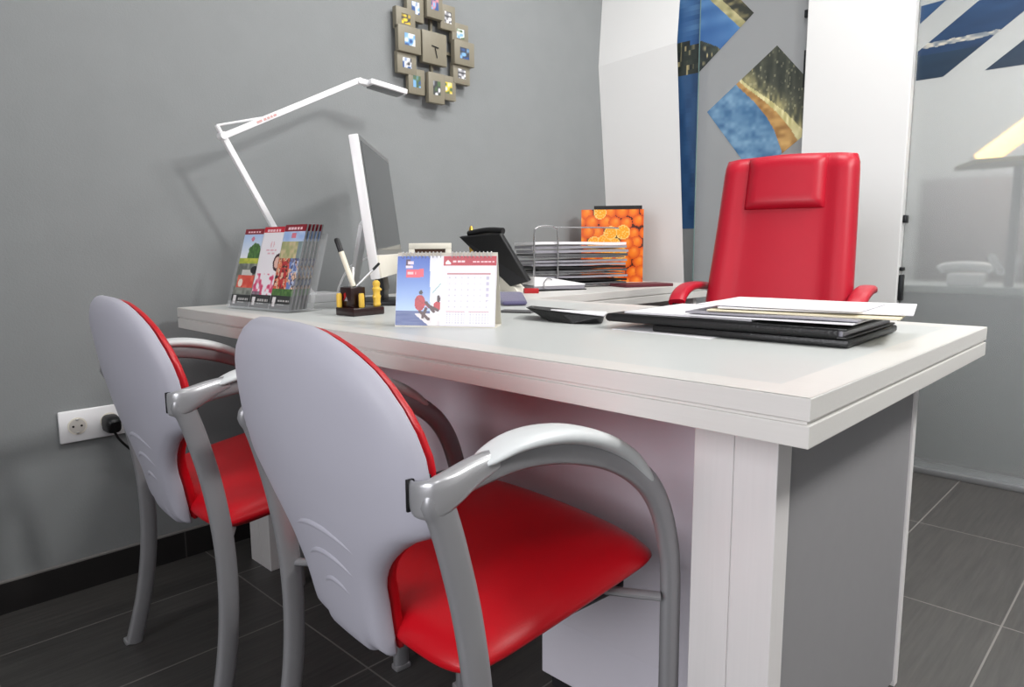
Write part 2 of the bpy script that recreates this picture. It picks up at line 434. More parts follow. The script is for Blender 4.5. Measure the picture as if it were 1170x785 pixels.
bm = new(); prism(bm, [(-.455, 2.60), (-.335, 2.36), (.5, 2.36), (.5, 2.60)], 1.190, 1.207); obj('board', bm, mat('beige_board', rgb(134, 124, 96), .5, noise=.05), t)
bm = new(); box(bm, -.25, -.22, 2.565, 2.595, .73, 1.19); obj('post', bm, M_panel, t)
bm = new(); box(bm, .42, .45, 2.565, 2.595, .73, 1.19); obj('post', bm, M_panel, t)
t = thing('filing_cabinet', 'tall grey cabinet blurred behind the frosted glass', 'cabinet', (0, 0, 0))
bm = new(); box(bm, -.75, .2, 3.3, 3.75, 0, 1.22, .005); obj('body', bm, mat('cabinet_grey', rgb(146, 142, 146), .5, noise=.03), t)
for x0, x1 in ((-.74, -.28), (-.27, .19)):
    bm = new(); box(bm, x0, x1, 3.28, 3.30, .05, 1.20, .003); d = obj('cabinet_door', bm, mat('cabinet_door_grey', rgb(152, 147, 151), .5, noise=.03), t)
    bm = new(); box(bm, x1-.05 if x0 < -.5 else x0+.03, x1-.03 if x0 < -.5 else x0+.05, 3.255, 3.28, .7, .85, .003); obj('handle', bm, M_alu, d)

# ------------------------------------------------------------------ desk
ZT, TH, DL, DW = .74, .0553, 1.708, .867
desk = thing('office_desk', 'large white wooden office desk with a thick grooved top', 'desk', (0, 0, 0))
# top: two boards with a shadow groove; lighter border strip around a pale grey field
bm = new()
ch = .0015; bw = .055
def board(z0, z1):
    box(bm, -DL, 0, 0, DW, z0, z1, .0012)
board(ZT-TH, ZT-TH/2-.0022)
box(bm, -DL+.004, -.004, .004, DW-.004, ZT-TH/2-.0024, ZT-TH/2+.0022)
box(bm, -DL, 0, 0, DW, ZT-TH/2+.002, ZT-.0005, .0012)
ztp = ZT
o4 = [(-DL+.001, .001), (-.001, .001), (-.001, DW-.001), (-DL+.001, DW-.001)]
i4 = [(-DL+bw, bw), (-bw, bw), (-bw, DW-bw), (-DL+bw, DW-bw)]
ov = [bm.verts.new((x, y, ztp)) for x, y in o4]; iv = [bm.verts.new((x, y, ztp)) for x, y in i4]
for k in range(4): bm.faces.new((ov[k], ov[(k+1) % 4], iv[(k+1) % 4], iv[k]))
fld = bm.faces.new(iv); fld.material_index = 1
obj('tabletop', bm, [M_desk, M_desk_field], desk, smooth=False)
# legs: front posts with a vertical groove
def leg(x0, x1, y0, y1):
    bm = new(); xm = (x0+x1)/2
    box(bm, x0, xm-.0008, y0, y1, 0, ZT-TH, .0015); box(bm, xm+.0008, x1, y0, y1, 0, ZT-TH, .0015)
    box(bm, x0+.002, x1-.002, y0+.003, y1-.002, .001, ZT-TH)
    obj('leg', bm, M_desk_v, desk, smooth=False)
leg(-.204, -.085, .128, .172); leg(-1.624, -1.505, .128, .172)
for xa, xb in ((-.115, -.092), (-1.617, -1.594)):
    bm = new(); box(bm, xa, xb, .174, .762, .012, ZT-TH, .001); obj('side_panel', bm, M_panel, desk, smooth=False)
    bm = new(); box(bm, xa-.006, xb+.004, .762, .782, .0, ZT-TH, .001); obj('rear_post', bm, M_desk_v, desk, smooth=False)
bm = new(); box(bm, -1.505, -.204, .25, .268, .172, ZT-TH, .001); obj('modesty_panel', bm, M_modesty, desk, smooth=False)
t = thing('drawer_pedestal', 'lilac white drawer pedestal under the right end of the desk', 'cabinet', (0, 0, 0))
bm = new(); box(bm, -.617, -.215, .272, .76, .03, .62, .002); obj('body', bm, M_modesty, t, smooth=False)
bm = new(); box(bm, -.60, -.23, .285, .74, 0, .03); obj('plinth', bm, M_plinth, t, smooth=False)
for z0, z1 in ((.04, .31), (.315, .46), (.465, .61)):
    bm = new(); box(bm, -.612, -.22, .76, .776, z0, z1, .002); d = obj('drawer', bm, M_modesty, t, smooth=False)
    bm = new(); sweep(bm, [(-.47, .776, (z0+z1)/2), (-.47, .80, (z0+z1)/2), (-.36, .80, (z0+z1)/2), (-.36, .776, (z0+z1)/2)], .004, n=8); obj('handle', bm, M_alu, d)

# return desk along the grey wall
t = thing('side_desk', 'white return desk along the grey wall behind the main desk', 'desk', (0, 0, 0))
RX0, RX1, RY0, RY1 = XW+.006, -1.185, DW+.003, 1.955
bm = new()
box(bm, RX0, RX1, RY0, RY1, ZT-TH, ZT-TH/2-.0022, .0012); box(bm, RX0+.004, RX1-.004, RY0+.004, RY1-.004, ZT-TH/2-.0024, ZT-TH/2+.0022)
box(bm, RX0, RX1, RY0, RY1, ZT-TH/2+.002, ZT, .0012)
obj('tabletop', bm, M_desk, t, smooth=False)
for y in (RY0+.03, RY1-.06):
    bm = new(); box(bm, RX0+.02, RX1-.03, y, y+.025, 0, ZT-TH); obj('side_panel', bm, M_desk_v, t, smooth=False)
bm = new(); box(bm, RX0+.03, RX0+.048, RY0+.055, RY1-.06, .2, ZT-TH); obj('back_panel', bm, M_modesty, t, smooth=False)

# ------------------------------------------------------------------ visitor chairs
W2 = .253
def yc(z):
    P = [(.30, -.158), (.36, -.1727), (.45, -.1909), (.55, -.2185), (.65, -.242), (.75, -.257), (.83, -.2626)]
    for (z0, y0), (z1, y1) in zip(P, P[1:]):
        if z <= z1 or z1 == .83:
            t = (z-z0)/(z1-z0); return y0+(y1-y0)*t
SK, SX = .495, -.0069      # sideways curvature and offset of the shell
OUT = [(0, .8125), (.045, .8122), (.078, .810), (.105, .8045), (.134, .795), (.158, .784), (.181, .771), (.199, .756), (.2175, .733), (.231, .708), (.239, .682), (.2405, .655), (.2405, .630), (.243, .610), (.240, .597),
       (.222, .585), (.197, .573), (.173, .557), (.155, .542), (.139, .527), (.126, .512), (.116, .497), (.108, .480), (.103, .455), (.098, .428), (.095, .405), (.0925, .380), (.090, .3745), (.052, .3735), (.049, .366), (.046, .3625), (0, .3625)]
def outline():
    r = [(x, z) for x, z in OUT]
    l = [(-x, z) for x, z in OUT[::-1][1:-1]]
    # densify
    full = r+l; dense = []
    n = len(full)
    for i in range(n):
        a = full[i]; b = full[(i+1) % n]
        k = max(1, int(math.hypot(a[0]-b[0], a[1]-b[1])/.014))
        for j in range(k): dense.append((a[0]+(b[0]-a[0])*j/k, a[1]+(b[1]-a[1])*j/k))
    return dense
CZ = .60
def back_solid(bm, rings_back, rings_front, outl):
    """rings: list of (scale, dy); closed solid from back centre over the rim to the front centre"""
    seq = rings_back+rings_front[::-1]
    prev = None; n = len(outl); first = last = None
    def pt(x, z, s, dy):
        # narrow shapes shrink sideways with less vertical loss
        X = x*s; Z = CZ+(z-CZ)*s
        return Vector((X+SX, yc(Z)+SK*X*X+dy, Z))
    for s, dy in seq:
        if s == 0:
            ring = [bm.verts.new(pt(0, CZ, 0, dy))]
        else: ring = [bm.verts.new(pt(x, z, s, dy)) for x, z in outl]
        if prev:
            if len(prev) == 1:
                for k in range(n): bm.faces.new((prev[0], ring[k], ring[(k+1) % n]))
            elif len(ring) == 1:
                for k in range(n): bm.faces.new((prev[k], ring[0], prev[(k+1) % n]))
            else:
                for k in range(n): bm.faces.new((prev[k], ring[k], ring[(k+1) % n], prev[(k+1) % n]))
        prev = ring
def visitor_chair(label, loc, rz, group):
    t = thing('visitor_armchair', label, 'chair', loc, rz, group)
    outl = outline()
    bm = new()
    back_solid(bm, [(0, .0), (.25, 0), (.5, 0), (.75, .0), (.86, .0005), (.91, .0022), (.95, .0055), (.978, .0100), (.993, .0150), (1.0, .0205)],
               [(0, .026), (.5, .026), (.9, .026), (.99, .024), (1.0, .021)], outl)
    sh = obj('back_shell', bm, M_shell, t, ang=60)
    # three moulded ridges low on the shell
    for i, (z, hw) in enumerate(((.548, .080), (.508, .062), (.468, .043))):
        bm = new(); pts = []; ra = []
        for k in range(17):
            s = -1+2*k/16; x = hw*s; zz = z-.020*(s*s)+.004*s
            xq = x+.016; pts.append((xq+SX, yc(zz)+SK*xq*xq+.0008, zz)); ra.append(.001+.0034*(1-s*s))
        sweep(bm, pts, [r*.75 for r in ra], [r*1.2 for r in ra], n=8, normal=(0, 1, 0))
        obj('ridge', bm, M_shell, sh, ang=60)
    # upholstered front of the backrest
    inn = [(x*.972, CZ+(z-CZ)*.975) for x, z in outl]
    bm = new()
    back_solid(bm, [(0, .0265), (.5, .0265), (.97, .0265), (1.0, .03)],
               [(0, .054), (.5, .053), (.8, .050), (.92, .046), (.975, .042), (1.0, .036)], inn)
    obj('back_cushion', bm, M_red, t, ang=60)
    # seat
    bm = new(); NX, NY = 20, 20
    def seat_pt(u, v, top):
        # u,v in -1..1 ; superellipse plan
        e = 9
        r = (abs(u)**e+abs(v)**e)**(1/e) if (u or v) else 0
        m_ = max(abs(u), abs(v)); k = (m_/r) if r else 1
        X, Y = u*k, v*k
        hw = .229+.008*Y
        y = .0395+.1915*Y-.012*X*X*(1 if Y < 0 else -1)*0 - (.014*X*X if Y > 0 else -.006*X*X)*abs(Y)
        zt = .4520+.029*Y-.010*max(0, Y-.6)**2*6
        dome = .012*(1-X*X)*(1-Y*Y*.6)
        edge = 1-min(1, (1-m_)/.16)
        if top: z = zt+dome-.018*edge**2.2
        else: z = zt-.047+.021*edge**2
        return Vector((hw*X, y, z))
    T = [[bm.verts.new(seat_pt(-1+2*i/NX, -1+2*j/NY, True)) for i in range(NX+1)] for j in range(NY+1)]
    B = [[bm.verts.new(seat_pt(-1+2*i/NX, -1+2*j/NY, False)) for i in range(NX+1)] for j in range(NY+1)]
    for j in range(NY):
        for i in range(NX):
            bm.faces.new((T[j][i], T[j][i+1], T[j+1][i+1], T[j+1][i])); bm.faces.new((B[j][i], B[j+1][i], B[j+1][i+1], B[j][i+1]))
    for i in range(NX):
        bm.faces.new((T[0][i], B[0][i], B[0][i+1], T[0][i+1])); bm.faces.new((T[NY][i], T[NY][i+1], B[NY][i+1], B[NY][i]))
        bm.faces.new((T[i][0], T[i+1][0], B[i+1][0], B[i][0])); bm.faces.new((T[i][NX], B[i][NX], B[i+1][NX], T[i+1][NX]))
    st = obj('seat', bm, M_red, t, ang=70, subd=1)
    bm = new(); box(bm, -.19, .19, -.10, .18, .392, .412, .006); obj('seat_pan', bm, M_black, t)
    # side frames
    for s in (-1, 1):
        rear = [(-.197+.326*z-.511*z*z, z) for z in (0, .1, .2, .3, .4, .5, .58, .625)]
        path = rear+[(-.200, .643), (-.178, .655), (-.145, .6625), (-.08, .668), (-.007, .658), (.073, .631), (.136, .590), (.172, .545), (.193, .49), (.203, .43), (.205, .30), (.205, .15), (.205, 0)]
        Wf = W2 if s > 0 else .247
        P = smooth_path([(s*Wf, y, z) for y, z in path], 5)
        bm = new(); sweep(bm, P, .0105, .0175, n=16, normal=(1, 0, 0), power=2.6); fr = obj('side_frame', bm, M_tube, t, ang=60)
        for ya in (.187, -.215):
            bm = new(); box(bm, s*W2-.012, s*W2+.012, ya, ya+.036, 0, .012, .003); obj('foot_cap', bm, M_clamp, fr)
        # aluminium bracket from shell edge over the tube and up into the arm
        bm = new()
        pts = smooth_path([(s*.226+SX*.5, -.210, .644), (s*(.242 if s > 0 else .233), -.216+.008*(s < 0), .645), (s*(.256 if s > 0 else .247), -.206+.006*(s < 0), .647), (s*.2575, -.185, .654), (s*.255, -.155, .664), (s*.253, -.125, .671)], 5)
        n = len(pts)
        hz = [.0165+.005*min(1, i/(n*.35))-.012*max(0, (i/n-.5)/.5) for i in range(n)]
        wx = [.003+.009*min(1, max(0, i/n-.2)/.4) for i in range(n)]
        sweep(bm, pts, hz, wx, n=14, normal=(0, 0, 1), power=3); obj('bracket', bm, M_clamp, t, ang=50)
        bm = new(); xl = s*(.228 if s > 0 else .215)+SX*.5; box(bm, xl-.0018, xl+.0018, -.217 if s > 0 else -.203, -.165, .627, .662, .0008)
        obj('bracket_liner', bm, M_black, t)
        # arm pad
        pp = smooth_path([(s*W2, y, z) for y, z in ((-.142, .6715), (-.10, .6835), (-.05, .6845), (.0, .676), (.05, .6585), (.095, .634), (.128, .606), (.150, .582))], 4)
        n = len(pp); hw = []; hh = []
        for i in range(n):
            q = i/(n-1)
            hw.append(.010+.017*max(0, math.sin(PI*min(1, (q*1.02+.02))**.72))**.8); hh.append(.0035+.0075*max(0, math.sin(PI*q))**.6)
        bm = new(); sweep(bm, pp, hw, hh, n=16, normal=(1, 0, 0), power=2.5); obj('arm_pad', bm, M_pad, t, ang=60)
    for y, z in ((-.115, .390), (.130, .412)):
        bm = new(); sweep(bm, [(-W2, y-.03 if y < 0 else y+.05, z-.006), (-.2, y, z), (.2, y, z), (W2, y-.03 if y < 0 else y+.05, z-.006)], .006, .009, n=10, normal=(0, 0, 1)); obj('cross_bar', bm, M_tube, t)
    return t
visitor_chair('red seated grey shell armchair nearest the viewer in front of the desk', (-.4936, -.0732, 0), -.0802, 'visitor armchairs')
visitor_chair('red seated grey shell armchair beside the wall socket', (-1.1416, -.0813, 0), -.0685, 'visitor armchairs')

# ------------------------------------------------------------------ red office chair
oc = thing('office_chair', 'high backed red leather office chair behind the desk', 'chair', (-.612, 1.36, 0), PI+math.radians(11))
# local: +y forward (towards the desk), back plane at y ~ 0
def bk_y(z): return .125-.195*((z-.55)/.6)+.05*((z-.72)/.4)**2*.4
def bk_hw(z): return .211-.023*((z-.55)/.6)
bm = new(); NX, NZ = 28, 30
def bpt(u, w, front):
    z = .50+.655*w
    e = max(0, (w-.93)/.07); crown = .010*(1-u*u)*w**4
    hw = bk_hw(z)-.007*e**3
    cent = 1-abs(u)
    bol = .013*math.exp(-((abs(u)-.78)/.17)**2)          # side bolsters
    pad = .012*(1-(u/.62)**2) if abs(u) < .62 else 0
    gro = -.004*math.exp(-((abs(u)-.60)/.022)**2)
    edge = max(abs(u), (2*w-1) if w > .5 else 0); er = max(0, (edge-.9)/.1)
    y = bk_y(z)
    if front: y += .050+bol+pad*.6+gro-.024*er**3
    else: y += -.012+.014*er**2
    return Vector((hw*u, y, z+crown))
F = [[bm.verts.new(bpt(-1+2*i/NX, j/NZ, True)) for i in range(NX+1)] for j in range(NZ+1)]
Bk = [[bm.verts.new(bpt(-1+2*i/NX, j/NZ, False)) for i in range(NX+1)] for j in range(NZ+1)]
for j in range(NZ):
    for i in range(NX):
        bm.faces.new((F[j][i], F[j][i+1], F[j+1][i+1], F[j+1][i])); bm.faces.new((Bk[j][i], Bk[j+1][i], Bk[j+1][i+1], Bk[j][i+1]))
    bm.faces.new((F[j][0], F[j+1][0], Bk[j+1][0], Bk[j][0])); bm.faces.new((F[j][NX], Bk[j][NX], Bk[j+1][NX], F[j+1][NX]))
for i in range(NX):
    bm.faces.new((F[0][i], Bk[0][i], Bk[0][i+1], F[0][i+1])); bm.faces.new((F[NZ][i], F[NZ][i+1], Bk[NZ][i+1], Bk[NZ][i]))
bk = obj('backrest', bm, M_red2, oc, ang=60)
bm = new()
G = [[[bm.verts.new((bk_hw(.53+.60*j/14)*.985*(-1+2*i/14), bk_y(.53+.60*j/14)-d_+.006*abs(-1+2*i/14)**6, .53+.605*j/14)) for i in range(15)] for j in range(15)] for d_ in (.008, .022)]
for g, fl in ((G[0], 1), (G[1], 0)):
    for j in range(14):
        for i in range(14):
            q = (g[j][i], g[j][i+1], g[j+1][i+1], g[j+1][i]); bm.faces.new(q if fl else q[::-1])
for j in range(14):
    for i in (0, 14): bm.faces.new((G[0][j][i], G[0][j+1][i], G[1][j+1][i], G[1][j][i]))
    for k in (0, 14): bm.faces.new((G[0][k][j], G[0][k][j+1], G[1][k][j+1], G[1][k][j]))
obj('back_shell', bm, M_black, oc, ang=60)
bm = new()
for s in (-1, 1):
    sweep(bm, [(s*.60*bk_hw(z), bk_y(z)+.0485, z) for z in [.55+.02*k for k in range(30)]], .0016, n=6)
obj('seam', bm, M_seam, bk)
# headrest pad
bm = new(); NX2, NZ2 = 18, 12
def hpt(u, w, front):
    z = 1.003+.152*w
    hw = .600*bk_hw(z)-.003
    e = max(abs(u), abs(2*w-1)); er = max(0, (e-.72)/.28)
    y = bk_y(z)+(.074+.006*(1-u*u)-.020*er**2.2 if front else .03)
    return Vector((hw*u, y, z+.007*(1-u*u)*w))
F = [[bm.verts.new(hpt(-1+2*i/NX2, j/NZ2, True)) for i in range(NX2+1)] for j in range(NZ2+1)]
Bk = [[bm.verts.new(hpt(-1+2*i/NX2, j/NZ2, False)) for i in range(NX2+1)] for j in range(NZ2+1)]
for j in range(NZ2):
    for i in range(NX2):
        bm.faces.new((F[j][i], F[j][i+1], F[j+1][i+1], F[j+1][i])); bm.faces.new((Bk[j][i], Bk[j+1][i], Bk[j+1][i+1], Bk[j][i+1]))
    bm.faces.new((F[j][0], F[j+1][0], Bk[j+1][0], Bk[j][0])); bm.faces.new((F[j][NX2], Bk[j][NX2], Bk[j+1][NX2], F[j+1][NX2]))
for i in range(NX2):
    bm.faces.new((F[0][i], Bk[0][i], Bk[0][i+1], F[0][i+1])); bm.faces.new((F[NZ2][i], F[NZ2][i+1], Bk[NZ2][i+1], Bk[NZ2][i]))
obj('headrest', bm, M_red2, bk, ang=60)
bm = new(); box(bm, -.25, .25, .03, .47, .43, .53, .035, seg=4); obj('seat', bm, M_red2, oc, ang=50)
for s in (-1, 1):
    bm = new()
    pts = smooth_path([(s*.235, .02, .772), (s*.238, .07, .776), (s*.240, .14, .776), (s*.238, .20, .768), (s*.235, .245, .753), (s*.232, .272, .736)], 5)
    sweep(bm, pts, .024, .012, n=14, normal=(1, 0, 0), power=3); a = obj('armrest', bm, M_red2, oc, ang=50)
    bm = new(); sweep(bm, smooth_path([(s*.232, .262, .735), (s*.238, .25, .68), (s*.250, .20, .58), (s*.245, .16, .48)], 4), .014, .02, n=10, normal=(1, 0, 0)); obj('arm_support', bm, M_black, a)
bm = new(); lathe(bm, [(.028, .12), (.028, .30), (.02, .30), (.02, .43)], (0, .24, 0)); obj('column', bm, M_black, oc)
for k in range(5):
    a = 2*PI*k/5+.3
    bm = new(); sweep(bm, [(0, .24, .115), (.15*math.cos(a), .24+.15*math.sin(a), .10), (.29*math.cos(a), .24+.29*math.sin(a), .075)], .012, .02, n=10, normal=(0, 0, 1)); sp = obj('base_spoke', bm, M_black, oc)
    bm = new(); bmesh.ops.create_uvsphere(bm, u_segments=14, v_segments=8, radius=.03, matrix=Matrix.Translation((.29*math.cos(a), .24+.29*math.sin(a), .03)))
    box(bm, .29*math.cos(a)-.006, .29*math.cos(a)+.006, .24+.29*math.sin(a)-.006, .24+.29*math.sin(a)+.006, .04, .075); obj('caster', bm, M_black, sp)

# ------------------------------------------------------------------ desk lamp
t = thing('desk_lamp', 'white articulated desk lamp against the grey wall', 'lamp', (-1.60, .37, ZT))
def L(y, z): return (0, y-.37, z-ZT)
bm = new(); box(bm, -.055, .05, -.055, .055, 0, .026, .003); obj('base', bm, M_whiteplastic, t)
bm = new(); sweep(bm, [L(.345, .765), L(.108, 1.196)], .007, .0085, n=8, normal=(1, 0, 0), power=5); la = obj('lower_arm', bm, M_whiteplastic, t)
bm = new(); sweep(bm, [L(.108, 1.192), L(.50, 1.384), L(.538, 1.402)], .007, .0085, n=8, normal=(1, 0, 0), power=5); ua = obj('upper_arm', bm, M_whiteplastic, t)
M_tx = mat('lamp_lettering', rgb(212, 166, 163), .5, noise=.2, nscale=90)
bm = new()
dv = Vector((0, .392, .192)).normalized(); o0 = Vector(L(.108, 1.192)); up = Vector((1, 0, 0)).cross(dv)
for k, (a0, a1) in enumerate(((.105, .122), (.128, .136), (.139, .147), (.150, .157), (.160, .170))):
    for q in [0]:
        Mx = basis(dv, up, (1, 0, 0), o0)
        box(bm, a0, a1, -.003, .003, .0068, .0075, M=Mx)
obj('lettering', bm, M_tx, ua, smooth=False)
bm = new(); sweep(bm, [L(.107, 1.196), L(.094, 1.220)], .006, .006, n=8, normal=(1, 0, 0)); sweep(bm, [L(.094, 1.219), L(.235, 1.2575)], .003, n=8)
obj('tie_rod', bm, M_whiteplastic, la)
bm = new(); sweep(bm, [(-.012, L(.108, 1.194)[1], L(.108, 1.194)[2]), (.012, L(.108, 1.194)[1], L(.108, 1.194)[2])], .010, n=14)
obj('joint', bm, M_whiteplastic, t); bm = new()
sweep(bm, [(-.010, L(.54, 1.401)[1], L(.54, 1.401)[2]), (.010, L(.54, 1.401)[1], L(.54, 1.401)[2])], .009, n=14)
obj('joint', bm, M_whiteplastic, t); bm = new()
sweep(bm, [(0, L(.345, .766)[1], .012), (0, L(.345, .766)[1], .034)], .010, n=14)
obj('joint', bm, M_whiteplastic, t)
hd = Vector((.02, .125, -.018)).normalized(); sd = hd.cross(Vector((0, 0, 1))).normalized(); u2 = sd.cross(hd)
Mx = basis(hd, sd, u2, Vector(L(.542, 1.402)))
bm = new(); box(bm, 0, .03, -.008, .008, -.008, .008, .002, M=Mx); obj('head_neck', bm, M_whiteplastic, t)
bm = new(); box(bm, .025, .15, -.03, .03, -.006, .010, .003, M=Mx); hh = obj('lamp_head', bm, M_whiteplastic, t)
bm = new(); box(bm, .035, .14, -.024, .024, -.009, -.0055, .001, M=Mx); obj('light_panel', bm, M_bezel, hh)
tc_ = thing('power_cable', 'white cable rising from the lamp base to the back of the monitor', 'cable', (-1.60, .37, ZT))
bm = new(); pts = [L(.432, .7445), L(.438, .785), L(.47, .84), L(.53, .868)]
pts = [(p[0]+.0+.03*i/3, p[1], p[2]) for i, p in enumerate(pts)]
sweep(bm, smooth_path(pts, 6), .0035, n=8); obj('cord', bm, M_whiteplastic, tc_)

# ------------------------------------------------------------------ monitor
A = Vector((-1.186, .305, 0)); Bp = Vector((-1.548, .655, 0)); mid = (A+Bp)/2
ux = (Bp-A).normalized(); nrm = Vector((-ux.y, ux.x, 0));
if nrm.x < 0: nrm = -nrm
t = thing('computer_monitor', 'white rimmed desktop monitor turned side-on, screen facing right', 'monitor', (mid.x, mid.y, ZT))
W_m = (Bp-A).length
til = math.radians(7)
vz = (Vector((0, 0, 1))*math.cos(til)-nrm*math.sin(til)); nz = nrm*math.cos(til)+Vector((0, 0, 1))*math.sin(til)
Mx = basis(ux, nz, vz, (0, 0, .081))
bm = new(); box(bm, -W_m/2, W_m/2, -.026, -.001, 0, .357, .004, M=Mx); cs = obj('casing', bm, M_whiteplastic, t)
bm = new(); box(bm, -W_m/2+.003, W_m/2-.003, -.002, .0, .060, .354, M=Mx); obj('bezel', bm, M_bezel, cs, smooth=False)
bm = new(); box(bm, -W_m/2+.016, W_m/2-.016, -.001, .0008, .072, .342, M=Mx); obj('screen', bm, M_screen, cs, smooth=False)
bm = new(); box(bm, -W_m/2+.002, W_m/2-.002, -.002, .003, .002, .058, .001, M=Mx); obj('chin', bm, M_cream, cs)
bm = new(); box(bm, -.05, .05, -.05, -.027, -.04, .06, .003, M=Mx)
obj('neck', bm, M_black, t)
bm = new(); Mf = basis(ux, nrm, (0, 0, 1), (0, 0, 0)); box(bm, -.10, .10, -.10, .09, 0, .012, .003, M=Mf); box(bm, -.045, .045, -.055, -.025, .01, .05, .002, M=Mf); obj('foot', bm, M_black, t)
# prop leg behind
p0 = Vector((-1.400, .407, .974))-Vector((mid.x, mid.y, ZT)); p1 = Vector((-1.497, .420, .7565))-Vector((mid.x, mid.y, ZT))
bm = new(); sweep(bm, [p0, p1], .045, .007, n=12, normal=ux, power=6); obj('prop_leg', bm, M_whiteplastic, t)

# ------------------------------------------------------------------ brochures in a clear holder
hx = Vector((.993, .113, 0)); hy = Vector((-.113, .993, 0)); lean = math.radians(17)
hv = Vector((0, 0, 1))*math.cos(lean)+hy*math.sin(lean); hn = hx.cross(hv)   # hn points to the viewer side
H0 = Vector((-1.577, .087, ZT))
t = thing('brochure_holder', 'clear acrylic holder standing at the left end of the desk', 'brochure holder', tuple(H0))
wB = .0885
Mh = basis(hx, hy, hv, (0, 0, .0035))
bm = new(); box(bm, -.003, .271, -.003, .069, 0, .003, M=Mh); obj('floor_plate', bm, M_acrylic, t, smooth=False)
bm = new(); box(bm, -.003, .271, -.006, -.003, 0, .018, M=Mh); obj('front_lip', bm, M_acrylic, t, smooth=False)
bm = new(); box(bm, -.003, .271, .066, .069, 0, .20, M=Mh); obj('back_plate', bm, M_acrylic, t, smooth=False)
for xx in (-.003, .269):
    bm = new(); box(bm, xx, xx+.002, -.004, .069, 0, .185, M=Mh); obj('side_plate', bm, M_acrylic, t, smooth=False)
bm = new(); prism(bm, [(-.001, 0), (.10, 0), (.10, .003), (-.001, .003)], 0, .268, 0)
Mf = basis(hx, hy, (0, 0, 1), (0, 0, 0)); 
for v in bm.verts: v.co = Mf @ v.co
obj('foot_plate', bm, M_acrylic, t, smooth=False)
def bars(u, v, rows):
    """short broken white strokes standing for small lettering: rows of (v0,v1,u0,u1,pitch)"""
    for v0, v1, u0, u1, p in rows:
        if v0 < v < v1 and u0 < u < u1 and (int((u-u0)/p) % 4) != 3: return True
    return False
RED = (196, 28, 50); DKRED = (132, 16, 36)
def header(u, v, dark):
    if v > .925: return (236, 200, 206) if bars(u, v, [(.945, .972, .16, .82, .035)]) else (DKRED if dark else RED)
def foot(u, v):
    if v < .155:
        if .10 < u < .26 and .03 < v < .135: return (226, 224, 224) if v > .075 or .13 < u < .22 else (160, 150, 150)
        if bars(u, v, [(.085, .105, .36, .88, .03), (.045, .062, .36, .70, .03)]): return (176, 176, 174)
        return (52, 54, 54)
def br_car(u, v):
    c = header(u, v, True) or foot(u, v)
    if c: return c
    if v > .62:
        c = mix((236, 240, 246), (170, 198, 236), (v-.62)*3)
        if ((u-.72)/.34)**2+((v-.66)/.16)**2 < 1+.5*(vnoise(u*12, v*20, 2)-.5): c = mix((52, 92, 48), (96, 140, 70), vnoise(u*20, v*40, 1))
        if ((u-.5)/.09)**2+((v-.87)/.03)**2 < 1: c = (206, 120, 140)
        return c
    if v > .555: return mix((206, 206, 80), (150, 170, 60), vnoise(u*10, v*20, 3))
    if v < .40 and v > .24 and .12 < u < .98:
        c = mix((206, 60, 50), (232, 120, 96), vnoise(u*8, v*20, 5))
        if ((u-.3)/.12)**2+((v-.30)/.05)**2 < 1: c = (236, 220, 206)
        return c
    if ((u-.9)/.2)**2+((v-.47)/.05)**2 < 1: return (40, 40, 44)
    if v > .40 and .28 < u < .85 and v < .47: return (206, 206, 200)
    return mix((92, 98, 92), (156, 160, 150), vnoise(u*9, v*22, 6))
def br_pink(u, v):
    c = header(u, v, False) or foot(u, v)
    if c: return c
    c = (236, 234, 238)
    if ((u-.55)/.10)**2+((v-.78)/.045)**2 < 1 and abs(u-.55) > .03: c = (226, 190, 198)
    if bars(u, v, [(.70, .72, .30, .80, .05), (.665, .68, .38, .72, .05)]): c = (224, 184, 194)
    if v < .42:
        n = vnoise(u*9, v*19, 7)
        if n > .58: c = mix((240, 170, 190), (206, 70, 110), (n-.58)*4)
    if v < .20 and u < .4: c = mix(c, (88, 80, 92), .7)
    q = ((u-.97)/.20)**2+((v-.56)/.10)**2
    if .55 < q < 1.15: c = (70, 44, 50)
    elif q <= .55: c = (226, 184, 170)
    return c
def br_crowd(u, v):
    c = header(u, v, True) or foot(u, v)
    if c: return c
    if v < .24: return mix((54, 92, 48), (96, 132, 70), vnoise(u*16, v*40, 1))
    if v > .80:
        c = mix((196, 214, 240), (150, 180, 226), vnoise(u*5, v*14, 2))
        if abs(u-.48) < .1 and .84 < v < .90: c = (214, 120, 140)
        return c
    if v > .60:
        c = mix((206, 190, 150), (150, 160, 110), vnoise(u*10, v*22, 3))
        if u > .78: c = mix(c, (90, 120, 150), .6)
        return c
    # people in bright clothes, seen as patches of cloth and skin
    a = vnoise(u*7, v*10, 4); b_ = vnoise(u*15, v*24, 5); d_ = vnoise(u*24, v*44, 6)
    warm = u < .58-.2*(v-.4)
    if warm: c = (222, 84, 62) if a < .42 else ((232, 140, 100) if a < .58 else (196, 48, 52))
    else: c = (104, 132, 196) if a < .45 else ((196, 210, 234) if a < .62 else (70, 84, 130))
    if b_ > .66: c = (236, 196, 166)
    if d_ > .74: c = (64, 42, 40)
    if v > .54 and d_ > .55: c = mix(c, (120, 84, 60), .6)
    return mix(c, (120, 100, 90), .12)
def brochure(i, fn, label, dn=0.0, group=None, dark=False):
    o_ = Mh @ Vector((0.001+i*(wB+.0012), .001+dn, .0035))
    r = thing('brochure', label, 'brochure', tuple(H0+o_), 0, group)
    Mb = basis(hx, hy, hv, (0, 0, 0))
    h = .212+.004*i
    bm = new(); box(bm, 0, wB, 0, .0045, 0, h, M=Mb); obj('pages', bm, M_dkgrey if dark else M_paper, r, smooth=False)
    print_sheet('cover', wB, h, 44, 100, fn, M_print, r, basis(hx, hv, hn, hn*.0006))
